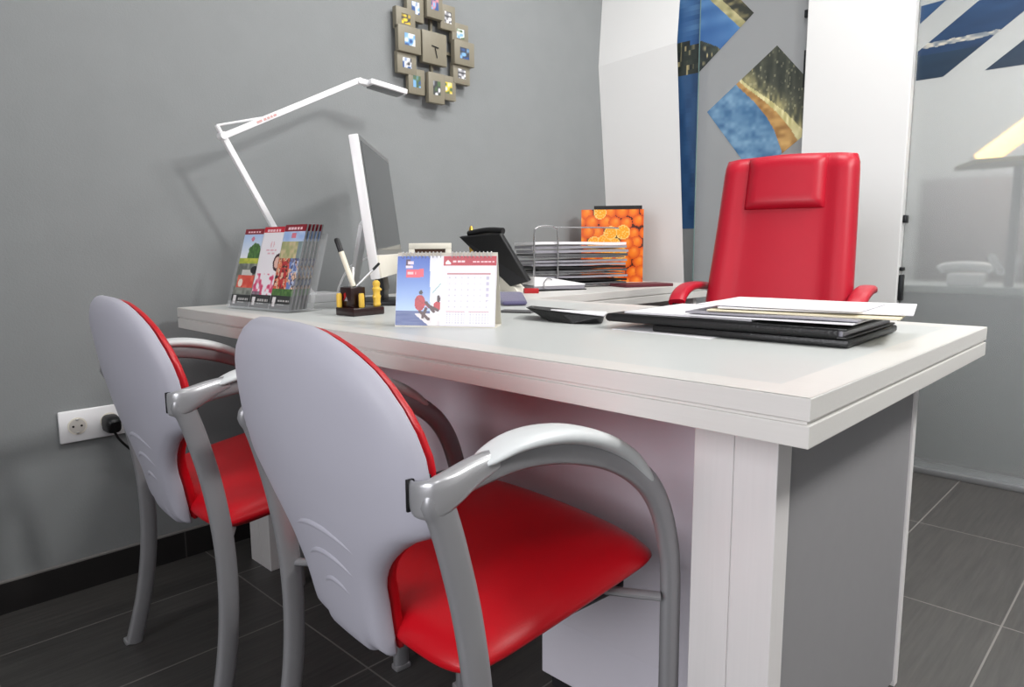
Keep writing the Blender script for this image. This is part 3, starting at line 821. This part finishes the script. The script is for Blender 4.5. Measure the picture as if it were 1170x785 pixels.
brochure(0, br_car, 'brochure with a green tree and red car, at the left end of the clear holder')
brochure(1, br_pink, 'white and pink brochure in the middle of the clear holder')
brochure(2, br_crowd, 'brochure with a colourful crowd photo, at the right end of the clear holder', 0.0, None, True)
for k in range(4):
    brochure(2, br_crowd, 'spare brochure standing edge-on behind the crowd photo brochure in the holder', .012+.011*k, 'spare brochures at the right end of the holder', True)

# ------------------------------------------------------------------ pen stand
t = thing('pen_stand', 'dark wooden pen stand with a square cup and brass posts', 'pen holder', (-1.147, .214, ZT), math.radians(3))
bm = new(); box(bm, -.036, .036, -.044, .046, 0, .019, .003); obj('base', bm, M_wood, t)
bm = new(); box(bm, -.033, .009, -.031, .011, .019, .066, .002); cup = obj('cup', bm, M_wood, t)
bm = new(); box(bm, -.027, .003, -.025, .005, .0655, .0668); obj('cup_mouth', bm, M_black, cup, smooth=False)
bm = new(); prism(bm, [(-.022, .034), (-.009, .044), (-.011, .054), (-.018, .050), (-.016, .042)], -.0322, -.0309, 1); obj('emblem', bm, M_redcard, cup, smooth=False)
bm = new(); prism(bm, [(-.016, .034), (-.003, .034), (-.008, .044), (-.010, .040)], -.0322, -.0309, 1); obj('emblem', bm, M_greypaper, cup, smooth=False)
for x, y in ((-.0275, -.038), (.021, -.010)):
    bm = new(); lathe(bm, [(.0060, .019), (.0068, .023), (.0068, .047), (.0055, .052)], (x, y, 0), 16); obj('post', bm, M_gold, t)
fg = thing('gold_figurine', 'small knobbly golden figurine on the pen stand base', 'figurine', (-1.126, .2485, ZT+.019))
bm = new(); lathe(bm, [(.007, 0), (.0095, .004), (.0085, .010), (.0090, .018), (.0105, .024), (.0080, .029), (.0085, .036), (.0105, .042), (.0075, .047), (.0090, .052), (.0085, .058), (.004, .062)], (0, 0, 0), 14); obj('body', bm, M_gold, fg)
bm = new()
for a in range(3):
    bmesh.ops.create_uvsphere(bm, u_segments=8, v_segments=6, radius=.0032, matrix=Matrix.Translation((.0095*math.cos(a*2.1-1.2), .0095*math.sin(a*2.1-1.2), .022+.018*(a % 2))))
obj('knob', bm, M_gold, fg)
cb = Vector((-1.124, .222, ZT+.058))
def rodpen(name, label, p0, p1, r, m1, m2, split):
    r_ = thing(name, label, 'pen', tuple(p0)); d = Vector(p1)-Vector(p0)
    n = 14
    bm = new(); sweep(bm, [(0, 0, 0), d*split], r, n=n); b_ = obj('barrel', bm, m1, r_)
    bm = new(); sweep(bm, [d*split, d*.97, d], [r*1.05, r*1.05, r*.7], [r*1.05, r*1.05, r*.7], n=n); obj('cap', bm, m2, r_)
    return r_
rodpen('marker_pen', 'ivory marker with a black end standing tall in the pen cup', (-1.156, .205, .8075), (-1.190, .184, .921), .0062, M_ivory, M_black, .72)
rodpen('ballpoint_pen', 'thin silver pen with dark clip leaning right in the pen cup', (-1.152, .211, .8075), (-1.112, .250, .862), .0030, M_alu, M_darkmetal, .72)
rodpen('ballpoint_pen', 'white pen leaning left in the pen cup behind the marker', (-1.166, .208, .8075), (-1.176, .218, .852), .0035, M_whiteplastic, M_whiteplastic, .6)

# ------------------------------------------------------------------ desk calendar
cu = Vector((.845, .535, 0)).normalized(); cn = Vector((cu.y, -cu.x, 0))     # cn points to the viewer
C0 = Vector((-.876, .116, ZT)); CWd, CH = .208, .150; back = .058
t = thing('desk_calendar', 'spiral bound tent calendar with a sailing photo on the desk', 'calendar', tuple(C0))
cl = math.asin(back/2/CH); cv = Vector((0, 0, 1))*math.cos(cl)-cn*math.sin(cl); cnn = cu.cross(cv)
def sheet(o, u, v, w, h, th=.0016, m=M_paper, name='front_card'):
    n = u.cross(v); bm = new(); box(bm, 0, w, 0, h, -th, 0, M=basis(u, v, n, o)); return obj(name, bm, m, t, smooth=False)
sheet(Vector((0, 0, .002)), cu, cv, CWd, CH-.008)
cvb = Vector((0, 0, 1))*math.cos(cl)+cn*math.sin(cl)
sheet(-cn*back+Vector((0, 0, .002)), cu, cvb, CWd, CH-.002, m=M_cream, name='back_card')
bm = new(); box(bm, 0, CWd, 0, back, 0, .002, M=basis(cu, -cn, (0, 0, 1), (0, 0, 0))); obj('base_card', bm, M_cream, t, smooth=False)
top = cv*(CH-.006)+Vector((0, 0, .002))
for k in range(24):
    if k in (11, 12): continue
    c = top+cu*(.012+.0080*k); bm = new()
    sweep(bm, [c+cnn*.0045*math.cos(a)+cv*.0060*math.sin(a) for a in [2*PI*j/12 for j in range(13)]], .0009, n=5, cap=False)
    obj('binding_ring', bm, M_alu, t)
def cal(u, v):
    if u > .455:
        if v > .865 and u > .475:
            q = (u-.475)/.525
            if .03 < q < .14 and .885 < v < .885+.05*(1-abs(q-.08)/.06)+.012: return (245, 240, 240)
            if bars(q, v, [(.905, .935, .17, .40, .022), (.905, .928, .56, .96, .018)]): return (240, 205, 210)
            return (178, 34, 52)
        if abs(v-.745) < .007 and .51 < u < .95: return (176, 90, 100)
        if .23 < v < .74 and .51 < u < .95:
            gx = ((u-.51)*16) % 1; gy = ((v-.23)*12) % 1
            if u > .895 and v > .36 and .3 < gx < .8 and .25 < gy < .75: return (188, 184, 204)
            if .38 < gx < .54 and .40 < gy < .60: return (196, 194, 206)
            return (224, 223, 229)
        if abs(v-.205) < .005 and (.51 < u < .70 or .74 < u < .94): return (190, 130, 140)
        if v < .19 and .03 < v and (.51 < u < .70 or .74 < u < .94):
            gx = ((u-.51)*34) % 1; gy = ((v-.03)*34) % 1
            if .3 < gx < .7 and .3 < gy < .7: return (196, 194, 206)
        return (226, 225, 231)
    # photograph of a sailing boat crew
    sail = .33+.03*(1-v)
    if v > .205: c = mix((178, 206, 240), (58, 98, 190), (v-.2)/.75)
    else: c = mix((66, 84, 140), (96, 112, 160), vnoise(u*10, v*50, 2))
    if u > sail: c = mix((240, 240, 244), (222, 226, 236), vnoise(u*8, v*6, 4))
    if u > .37 and .45 < v < .62 and abs((u-.36)-(v-.45)*.6) < .006: c = (150, 186, 186)
    if v < .17 and u > .20+.3*(v)*0+.1*(1-v/.17)*.0 and u > .34-.9*v: c = mix((236, 232, 230), (206, 200, 204), vnoise(u*20, v*20, 6))
    if v > .86 and .085 < u < .135 and v < .955: c = (70, 30, 60)
    if bars(u, v, [(.885, .925, .105, .175, .02), (.83, .865, .085, .16, .025)]): c = (236, 214, 226)
    if .09 < u < .27 and .695 < v < .80+.02*(u*3) and not (u > .24 and v < .70): c = (228, 84, 102)
    if bars(u, v, [(.735, .775, .105, .195, .02)]): c = (250, 200, 200)
    # two sailors in red
    if ((u-.245)/.055)**2+((v-.325)/.115)**2 < 1: c = mix((196, 44, 52), (150, 24, 36), vnoise(u*40, v*40, 1))
    if abs((u-.245)-(.40-v)*.7) < .02 and .25 < v < .42: c = (186, 40, 48)
    if ((u-.252)/.019)**2+((v-.475)/.033)**2 < 1: c = (44, 34, 40)
    if ((u-.425)/.04)**2+((v-.28)/.07)**2 < 1: c = (186, 36, 48)
    if ((u-.435)/.018)**2+((v-.385)/.05)**2 < 1: c = (60, 36, 40)
    for (xa, va, xb, vb) in ((.25, .20, .34, .09), (.31, .24, .28, .12), (.31, .33, .39, .20), (.34, .28, .43, .22)):
        q = max(0, min(1, ((u-xa)*(xb-xa)+(v-va)*(vb-va))/((xb-xa)**2+(vb-va)**2)))
        if math.hypot(u-xa-q*(xb-xa), (v-va-q*(vb-va))*.75) < .016: c = (74, 46, 46)
    return c
print_sheet('page', CWd-.002, CH-.010, 150, 110, cal, M_print, t, basis(cu, cv, cnn, Vector((0, 0, .003))+cu*.001+cnn*.0008))

# ------------------------------------------------------------------ folders and papers on the desk
def slab(name, label, cat, cx, cy, w, d, z0, z1, rz, m, bev=.002, group=None, curl=0, seed=0):
    t = thing(name, label, cat, (cx, cy, z0), math.radians(rz), group)
    return t, w, d, z1-z0
def flat(name, label, cat, cx, cy, w, d, z0, th, rz, m, bev=0, group=None, wave=0.0, seed=0):
    bm = new(); nx, ny = 16, 10
    def zz(x, y): return wave*(vnoise(x*7+seed*3.1, y*7, seed)-.15)
    if wave:
        T = [[None]*(nx+1) for _ in range(ny+1)]; B = [[None]*(nx+1) for _ in range(ny+1)]
        for j in range(ny+1):
            for i in range(nx+1):
                x = -w/2+w*i/nx; y = -d/2+d*j/ny; z = max(0, zz(x, y))
                T[j][i] = bm.verts.new((x, y, th+z)); B[j][i] = bm.verts.new((x, y, z))
        for j in range(ny):
            for i in range(nx):
                bm.faces.new((T[j][i], T[j][i+1], T[j+1][i+1], T[j+1][i])); bm.faces.new((B[j][i], B[j+1][i], B[j+1][i+1], B[j][i+1]))
        for i in range(nx):
            bm.faces.new((T[0][i], B[0][i], B[0][i+1], T[0][i+1])); bm.faces.new((T[ny][i], T[ny][i+1], B[ny][i+1], B[ny][i]))
        for j in range(ny):
            bm.faces.new((T[j][0], T[j+1][0], B[j+1][0], B[j][0])); bm.faces.new((T[j][nx], B[j][nx], B[j+1][nx], T[j+1][nx]))
    else: box(bm, -w/2, w/2, -d/2, d/2, 0, th, bev)
    o = obj(name, bm, m, smooth=bool(wave or bev), ang=30); o.location = (cx, cy, z0); o.rotation_euler = (0, 0, math.radians(rz))
    return tag(o, label, cat, group)
flat('paper_sheet', 'white sheet sticking out under the black folder on the desk', 'paper', -.41, .455, .21, .19, ZT, .001, -2, M_paper)
flat('leather_folder', 'thin black folder at the bottom of the desk stack', 'folder', -.269, .520, .343, .280, ZT+.001, .0125, 2, M_leather, .004)
t = thing('leather_portfolio', 'thick black leather portfolio under the loose papers', 'folder', (-.315, .520, ZT+.014), math.radians(2))
bm = new(); box(bm, -.22, .213, -.14, .14, 0, .0035, .0015); box(bm, -.22, .213, -.14, .14, .0125, .016, .0015)
sweep(bm, [(-.22, -.14, .008), (-.22, .14, .008)], .008, .010, n=12, normal=(0, 0, 1)); sweep(bm, [(-.215, -.139, .008), (.20, -.139, .008)], .0075, .003, n=12, normal=(0, 0, 1)); obj('cover', bm, M_leather, t)
bm = new(); box(bm, -.205, .205, -.132, .135, .0035, .0125); obj('pages', bm, M_greypaper, t, smooth=False)
z = ZT+.0302
for nm, lb, ct, cx_, cy_, w_, d_, th_, rz_, m_, wv_ in (
    ('paper_sheet', 'large white sheet on the left half of the black portfolio', 'paper', -.385, .508, .250, .235, .0035, 3, M_paper, .0015),
    ('paper_sheet', 'lowest white sheet of the stack on the right half of the portfolio', 'paper', -.235, .505, .275, .235, .0022, 3, M_paper, .0018),
    ('plastic_wallet', 'grey plastic wallet between the white sheets and the ivory folder', 'folder', -.240, .508, .285, .225, .0030, 5, M_greypaper, .002),
    ('card_folder', 'ivory card folder fanning out to the right of the paper stack', 'folder', -.205, .528, .300, .225, .0026, 9, M_paper2, .0018),
    ('paper_sheet', 'white papers jutting furthest right on top of the ivory folder', 'paper', -.200, .545, .300, .215, .0026, 13, M_paper, .0018),
    ('paper_sheet', 'topmost white sheet on the right half of the paper stack', 'paper', -.240, .525, .270, .200, .0016, 5, M_paper, .003)):
    flat(nm, lb, ct, cx_, cy_, w_, d_, z, th_, rz_, m_, 0, None, wv_, len(lb))
    z += th_+wv_*.85
# open black booklet with a lifted corner
t = thing('leather_booklet', 'black booklet with raised front edge between calendar and portfolio', 'booklet', (-.69, .44, ZT))
def rel(L_): return [Vector((x+.69, y-.44, z-ZT)) for x, y, z in L_]
top_ = rel([(-.769, .388, .767), (-.665, .382, .763), (-.570, .408, .757), (-.652, .531, .752), (-.823, .464, .763)])
bot_ = rel([(-.700, .389, .74), (-.630, .382, .74), (-.592, .432, .74), (-.660, .515, .74), (-.785, .462, .74)])
bm = new(); a = [bm.verts.new(p) for p in top_]; b = [bm.verts.new(p) for p in bot_]
bm.faces.new(a); bm.faces.new(b[::-1])
for k in range(5): bm.faces.new((a[k], a[(k+1) % 5], b[(k+1) % 5], b[k]))
obj('cover', bm, M_leather, t, smooth=False, bev=.003)
bm = new(); up_ = Vector((0, 0, .0012))
pl_ = [top_[0].lerp(top_[1], .75)+up_, top_[1]+up_, top_[2]+up_, top_[2].lerp(top_[3], .8)+up_, top_[1].lerp(top_[3], .6)+up_]
a = [bm.verts.new(p) for p in pl_]; b = [bm.verts.new(p+Vector((0, 0, .0022))) for p in pl_]
bm.faces.new(a[::-1]); bm.faces.new(b)
for k in range(5): bm.faces.new((a[k], a[(k+1) % 5], b[(k+1) % 5], b[k]))
obj('pages', bm, M_paper, t, smooth=False)
# purple pouch and a grey card beside the calendar
t = thing('cloth_pouch', 'purple cloth pouch lying behind the calendar', 'pouch', (-1.105, .69, ZT), math.radians(-40))
bm = new(); box(bm, -.10, .10, -.045, .045, 0, .028, .013, seg=4)
for v in bm.verts:
    v.co.z *= 1-.55*max(0, v.co.x/.1); v.co.y *= 1-.25*max(0, v.co.x/.1)
obj('body', bm, M_purple, t, subd=1)
bm = new(); sweep(bm, [(-.09, -.0455, .014), (.05, -.042, .010)], .0012, n=6); obj('zip', bm, M_darkmetal, t)
flat('business_card', 'small grey card lying right behind the calendar', 'card', -.90, .50, .085, .05, ZT, .004, 25, M_dkgrey)

# ------------------------------------------------------------------ things on the return desk
t = thing('picture_frame', 'cream framed picture standing behind the calendar', 'picture frame', (-1.535, .745, ZT), math.radians(44))
fw, fh = .142, .174; ln = math.radians(10)
Mp = basis((1, 0, 0), (0, math.cos(ln), -math.sin(ln)*-0), (0, math.sin(ln), math.cos(ln)), (0, 0, .001))
bm = new()
for a in ((-fw/2, fw/2, 0, .02), (-fw/2, fw/2, fh-.02, fh), (-fw/2, -fw/2+.02, .02, fh-.02), (fw/2-.02, fw/2, .02, fh-.02)): box(bm, a[0], a[1], 0, .014, a[2], a[3], .002, M=Mp)
obj('frame', bm, M_cream, t)
def brown(u, v): return mix((120, 96, 76), (190, 172, 150), vnoise(u*5, v*5, 3)) if v < .85 else (88, 62, 50)
print_sheet('picture', fw-.036, fh-.036, 16, 16, brown, M_print, t, Mp @ basis((1, 0, 0), (0, 0, 1), (0, -1, 0), (-fw/2+.018, .008, .018)))
bm = new(); box(bm, -.02, .02, .014, .017, 0, .12); 
for v in bm.verts: v.co.y += (.12-v.co.z)*.35
obj('easel_back', bm, M_black, t)

# black phone propped up, seen from its narrow side
t = thing('desk_phone', 'black slab-like phone propped up behind the calendar', 'telephone', (-1.47, 1.05, ZT))
o_ = Vector((-1.47, 1.05, ZT))
TL, TR, BR, BL = Vector((-1.664, .990, .935)), Vector((-1.485, 1.025, .944)), Vector((-1.397, 1.078, .777)), Vector((-1.452, 1.040, .758))
nn = (TR-TL).cross(BR-TR).normalized()
if nn.y > 0: nn = -nn
bm = new()
fr = [bm.verts.new(p-o_) for p in (TL, TR, BR, BL)]; bkv = [bm.verts.new(p-nn*.022-o_) for p in (TL, TR, BR, BL)]
bm.faces.new(fr); bm.faces.new(bkv[::-1])
for k in range(4): bm.faces.new((fr[k], fr[(k+1) % 4], bkv[(k+1) % 4], bkv[k]))
obj('body', bm, M_black, t, smooth=False, bev=.004)
bm = new(); q = TR-nn*.030-o_; wv = TL-TR
sweep(bm, smooth_path([q+wv*.03+Vector((0, 0, .004)), q+wv*.4+Vector((0, 0, .010)), q+wv*.85+Vector((0, 0, .004))], 5), .012, .014, n=12); obj('handset', bm, M_black, t)
bm = new(); prism(bm, [(-.045, 0), (.045, 0), (.030, .016), (-.040, .060)], .0, .05, 1); obj('stand', bm, M_cream, t, smooth=False)
flat('white_box', 'small white box standing behind the propped black phone', 'box', -1.555, 1.150, .06, .05, ZT, .068, 40, M_whiteplastic, .004)
flat('red_box', 'flat red box at the foot of the black phone', 'box', -1.355, 1.045, .05, .04, ZT, .016, 48, M_redcard, .002)
t = thing('brass_statuette', 'slim brass statuette rising behind the black phone', 'figurine', (-1.655, 1.045, ZT))
bm = new(); lathe(bm, [(.024, 0), (.024, .012), (.010, .02), (.006, .05), (.006, .14), (.009, .155), (.005, .165), (.0095, .185), (.011, .198), (.008, .226), (.003, .236)], (0, 0, 0), 16); obj('body', bm, M_brass, t)
# white binder
t = thing('ring_binder', 'white ring binder lying open in front of the letter tray', 'binder', (-1.405, 1.215, ZT), math.radians(72))
bm = new(); box(bm, -.11, .12, -.045, .05, 0, .004, .001); obj('lower_cover', bm, M_black, t)
bm = new(); box(bm, -.10, .115, -.04, .045, .004, .018); 
for v in bm.verts: v.co.z += max(0, .0-v.co.x)*.04
obj('pages', bm, M_greypaper, t, smooth=False)
bm = new(); prism(bm, [(-.10, .018), (.115, .018), (.115, .022), (-.04, .048), (-.10, .052)], -.043, .048, 1); obj('upper_cover', bm, M_whiteplastic, t, smooth=False)
bm = new(); sweep(bm, smooth_path([(-.06, -.044, .01), (-.065, -.050, .03), (-.05, -.050, .046), (-.03, -.046, .04)], 4), .002, n=8); obj('ring', bm, M_chrome, t)
# letter tray
LX, LY, TRZ = -1.508, 1.440, math.radians(-20.5)
t = thing('letter_tray', 'chrome wire letter tray holding three layers of papers', 'letter tray', (LX, LY, ZT), TRZ)
for zt in (.006, .054, .116):
    bm = new(); w, d = .17, .40
    loop = [(-w/2, -d/2, zt), (w/2, -d/2, zt), (w/2, d/2, zt), (-w/2, d/2, zt), (-w/2, -d/2, zt)]
    for a, b in zip(loop, loop[1:]): sweep(bm, [a, b], .002, n=6)
    for k in range(1, 9): sweep(bm, [(-w/2, -d/2+d*k/9, zt), (w/2, -d/2+d*k/9, zt)], .0013, n=5)
    obj('shelf', bm, M_chrome, t)
for sd_ in (1,):
    x_ = sd_*.089; o1, o2 = (-.205, -.105) if sd_ > 0 else (.06, .16)
    bm = new(); sweep(bm, smooth_path([(x_, o1, 0), (x_, o1, .20), (x_, o1+.01, .226), (x_, o1+.03, .234), (x_, o2-.03, .234), (x_, o2-.01, .226), (x_, o2, .20), (x_, o2, 0)], 4), .0035, n=8); obj('support', bm, M_chrome, t)
    bm = new(); sweep(bm, smooth_path([(x_, o2-.02, .230), (x_, .10, .230), (x_, .17, .228)], 4), .0025, n=8); obj('support', bm, M_chrome, t)
def pile(z0, th, mats, label, group):
    zz = ZT+z0
    for k, m_ in enumerate(mats):
        h_ = [hsh(k, 3+i_, int(z0*900))-.5 for i_ in range(3)]
        ca_, sa_ = math.cos(TRZ), math.sin(TRZ); dx, dy = .006*h_[0], .006+.016*h_[1]
        flat('document', label, 'papers', LX+dx*ca_-dy*sa_, LY+dx*sa_+dy*ca_, .158, .42, zz, th, math.degrees(TRZ)+3*h_[2], m_, 0, group, .006, k+int(z0*100))
        zz += th+.0046
pile(.0085, .0080, [M_dkgrey, M_black, M_greypaper], 'grey document, or black slab for a shaded gap, in the bottom layer of the letter tray', 'documents in the bottom letter tray')  # black slabs in the lower two piles paint the shade between documents
pile(.0565, .0085, [M_dkgrey, M_black, M_greypaper, M_greypaper], 'grey document, or black slab for a shaded gap, in the middle layer of the letter tray', 'documents in the middle letter tray')
pile(.1185, .0100, [M_dkgrey, M_greypaper, M_greypaper, M_paper], 'grey or white document in the top layer of the letter tray', 'documents in the top letter tray')
# orange patterned magazine file
t = thing('magazine_file', 'magazine file printed with oranges beside the white cladding', 'magazine file', (-1.690, 1.740, ZT), math.radians(37))
OW, OH, OD = .272, .318, .075
bm = new()
prism(bm, [(0, 0), (OD, 0), (OD, OH), (0, OH)], 0, .003, 0); prism(bm, [(0, 0), (OD, 0), (OD, OH), (0, OH)], OW-.003, OW, 0)
box(bm, 0, OW, 0, .003, 0, OH); box(bm, 0, OW, OD-.003, OD, 0, OH); box(bm, 0, OW, 0, OD, 0, .003)
obj('case', bm, M_orangeedge, t, smooth=False)
def oranges(u, v):
    x, y = u*OW/.05, v*OH/.05
    best = None
    for jj in range(int(y)-2, int(y)+3):
        for ii in range(int(x)-2, int(x)+3):
            cx = ii+.5*(jj % 2)+.35*(hsh(ii, jj, 1)-.5); cy = jj*.88+.3*(hsh(ii, jj, 2)-.5)
            r = .50+.12*hsh(ii, jj, 3); d = math.hypot(x-cx, y-cy)/r
            if d < 1 and (best is None or hsh(ii, jj, 4) > best[0]): best = (hsh(ii, jj, 4), d, ii, jj, x-cx, y-cy)
    if best is None: return (70, 26, 12)
    k, d, ii, jj, dx, dy = best
    if k > .80:
        if d > .86: return (240, 196, 110)
        a = (math.atan2(dy, dx)*10/(2*PI)) % 1
        return (250, 206, 120) if (a < .12 or d < .1) else (248, 160, 26)
    c = mix((240, 128, 24), (206, 72, 8), d*d)
    return mix(c, (252, 180, 96), max(0, .5-math.hypot(dx-.1, dy-.18)*2))
print_sheet('printed_front', OW, OH, 64, 76, oranges, M_print, t, basis((1, 0, 0), (0, 0, 1), (0, -1, 0), (0, -.0008, 0)))
t = thing('document_folder', 'black folder standing in the orange printed magazine file', 'folder', (-1.690, 1.740, ZT), math.radians(37))
bm = new(); box(bm, .055, OW-.006, .030, .042, .0035, .336, .001); obj('cover', bm, M_black, t, smooth=False)
flat('bound_report', 'flat maroon report at the foot of the orange magazine file', 'booklet', -1.290, 1.62, .12, .22, ZT, .012, -22, M_maroon, .002)

# ------------------------------------------------------------------ multi-frame wall clock
t = thing('wall_clock', 'square wall clock ringed by small taupe photo frames', 'clock', (XW, .971, 1.606))
NF = [0]
def frame(dy, dz, w, h, proud, pal):
    NF[0] += 1; proud += .0009*(NF[0] % 5)
    bm = new(); box(bm, .012 if proud < .015 else .022, .024+proud, dy-w/2, dy+w/2, dz-h/2, dz+h/2, .0015)
    f = obj('photo_frame', bm, M_frame, t)
    s = hsh(dy*100, dz*100)
    pw, ph = w*.46, h*.46
    def fn(u, v):
        n = vnoise(u*2.6+s*9, v*2.6, 3)
        return mix(mix(pal[0], pal[1], (n-.3)*5), pal[2], (n-.55)*6)
    print_sheet('photo', pw, ph, 14, 14, fn, M_print, f, basis((0, 1, 0), (0, 0, 1), (1, 0, 0), (.0246+proud, dy-pw/2, dz-ph/2)))
BLU, SKY, WHT, GRN, PNK, YEL, DRK = (52, 84, 140), (120, 168, 214), (226, 226, 228), (80, 104, 70), (206, 130, 140), (232, 196, 60), (60, 60, 66)
q = .132
frame(-.085, .118, .074, .088, .006, (BLU, WHT, SKY)); frame(-.008, q+.018, .072, .105, .018, (SKY, PNK, BLU)); frame(.062, .118, .070, .086, .006, (WHT, DRK, WHT))
frame(-.130, .072, .082, .072, .006, (YEL, DRK, YEL)); frame(-.122, .004, .098, .086, .018, (BLU, SKY, WHT)); frame(-.128, -.072, .082, .074, .006, (BLU, WHT, DRK))
frame(.122, .074, .080, .072, .006, (SKY, WHT, GRN)); frame(.130, .004, .098, .086, .018, (SKY, DRK, BLU)); frame(.124, -.068, .082, .074, .006, (WHT, DRK, WHT))
frame(-.086, -.128, .072, .086, .006, (SKY, GRN, BLU)); frame(-.006, -.140, .074, .105, .018, (WHT, DRK, GRN)); frame(.060, -.128, .070, .086, .006, (WHT, YEL, GRN))
bm = new(); box(bm, .012, .034, -.060, .052, -.056, .054, .0015); box(bm, 0, .012, -.005, .005, -.122, .122); box(bm, 0, .012, -.122, .122, -.005, .005); face = obj('clock_face', bm, M_frame, t)
bm = new(); sweep(bm, [(.037, -.004, 0), (.037, .004, -.034)], .0016, n=6); obj('minute_hand', bm, M_black, face)
bm = new(); sweep(bm, [(.036, .012, .002), (.036, -.018, .006)], .002, n=6); obj('hour_hand', bm, M_black, face)

# ------------------------------------------------------------------ wall socket and plug
t = thing('wall_socket', 'white double power socket on the grey wall', 'socket', (XW, -.208, .4435))
bm = new(); box(bm, 0, .009, -.079, .079, -.042, .042, .004); obj('plate', bm, M_whiteplastic, t)
for yy in (-.038, .038):
    bm = new(); sweep(bm, [(.009, yy, 0), (.0105, yy, 0)], .0225, n=28)
    ring = obj('socket_well', bm, M_cream, t)
    bm = new(); sweep(bm, [(.0104, yy, 0), (.011, yy, 0)], .019, n=28); obj('well_floor', bm, mat('socket_shadow_grey', rgb(196, 192, 186), .5, noise=.03), ring)
    for k in (-1, 1):
        bm = new(); sweep(bm, [(.0108, yy+k*.0095, 0), (.0115, yy+k*.0095, 0)], .0028, n=12); obj('pin_hole', bm, M_black, ring)
        bm = new(); box(bm, .0108, .0135, yy-.003, yy+.003, k*.0175-.0015, k*.0175+.0015, .0005); obj('earth_clip', bm, M_alu, ring)
t = thing('power_plug', 'black plug pushed into the right half of the wall socket', 'plug', (XW+.0105, -.170, .4385))
bm = new(); sweep(bm, [(.001, 0, 0), (.010, 0, 0), (.028, 0, -.001), (.040, 0, -.003), (.043, 0, -.004)], [.0235, .0235, .0225, .019, .014], [.020, .020, .019, .016, .012], n=20, power=3.4, normal=(0, 0, 1)); obj('body', bm, M_black, t)
bm = new(); sweep(bm, smooth_path([(.026, .0, -.012), (.026, .004, -.026), (.024, .02, -.055), (.020, .06, -.10), (.018, .13, -.16), (.016, .24, -.26), (.016, .36, -.34), (.016, .5, -.355)], 6), .0033, n=8); obj('cord', bm, M_black, t)

# ------------------------------------------------------------------ light
def area(name, loc, tgt, sx, sy, power, col=(1, 1, 1), spread=180):
    l = bpy.data.lights.new(name, 'AREA'); l.shape = 'RECTANGLE'; l.size = sx; l.size_y = sy; l.energy = power; l.color = col; l.spread = math.radians(spread)
    o = bpy.data.objects.new(name, l); COL.objects.link(o); o.location = loc
    d = (Vector(tgt)-Vector(loc)); o.rotation_euler = d.to_track_quat('-Z', 'Y').to_euler()
    return o
area('ceiling_spot', (1.25, .80, 2.50), (-1.2, .6, .9), .28, .28, 32, (1, .985, .96))
area('wall_fill', (-.85, .5, 2.66), (-1.78, .5, 1.35), 2.4, .25, 11, (1, .99, .98), 95)  # unseen fill added to brighten the upper grey wall
area('ceiling_fill', (-.5, 1.5, 2.66), (-.5, 1.5, 0), .6, .6, 18, (1, .99, .97))
area('ceiling_fill', (1.3, 1.6, 2.66), (1.2, 1.6, 0), .6, .6, 44, (1, .99, .98))  # unseen light added to brighten the right floor, pillar and office chair
area('ceiling_fill', (1.4, -1.2, 2.66), (1.4, -1.2, 0), .6, .6, 12, (1, .99, .98))
area('front_fill', (.3, -3.1, 1.4), (.15, 0, .75), 2.4, 2.0, 29, (.96, .96, 1), 75)  # frontal fill added behind the camera; no window is built there
area('far_room_panel', (-.2, 3.2, 2.66), (-.2, 3.2, 0), .9, .9, 60, (1, .98, .96))
w = bpy.data.worlds.new('World'); SC.world = w; w.use_nodes = True
w.node_tree.nodes['Background'].inputs[0].default_value = (.8, .85, .9, 1); w.node_tree.nodes['Background'].inputs[1].default_value = .3

# ------------------------------------------------------------------ camera
f_, yaw, pitch, roll, cx, cy, cz = 796.64, -.7711, -.1378, -.0066, .2720, -.7252, .8982
fw_ = Vector((math.sin(yaw)*math.cos(pitch), math.cos(yaw)*math.cos(pitch), math.sin(pitch)))
r_ = Vector((math.cos(yaw), -math.sin(yaw), 0)); u_ = r_.cross(fw_)
R2 = r_*math.cos(roll)+u_*math.sin(roll); U2 = -r_*math.sin(roll)+u_*math.cos(roll)
cd = bpy.data.cameras.new('Camera'); cam = bpy.data.objects.new('Camera', cd); COL.objects.link(cam)
cam.matrix_world = basis(R2, U2, -fw_, (cx, cy, cz))
cd.sensor_width = 36; cd.sensor_fit = 'HORIZONTAL'; cd.lens = f_*36/1170; cd.clip_start = .02
SC.camera = cam
SC.view_settings.view_transform = 'Standard'; SC.view_settings.look = 'None'; SC.view_settings.gamma = 1
SC.view_settings.use_curve_mapping = False; SC.view_settings.exposure = 0
SC.cycles.use_denoising = True
SC.cycles.max_bounces = 10; SC.cycles.diffuse_bounces = 5; SC.cycles.transmission_bounces = 8; SC.cycles.transparent_max_bounces = 16
SC.cycles.sample_clamp_indirect = 6
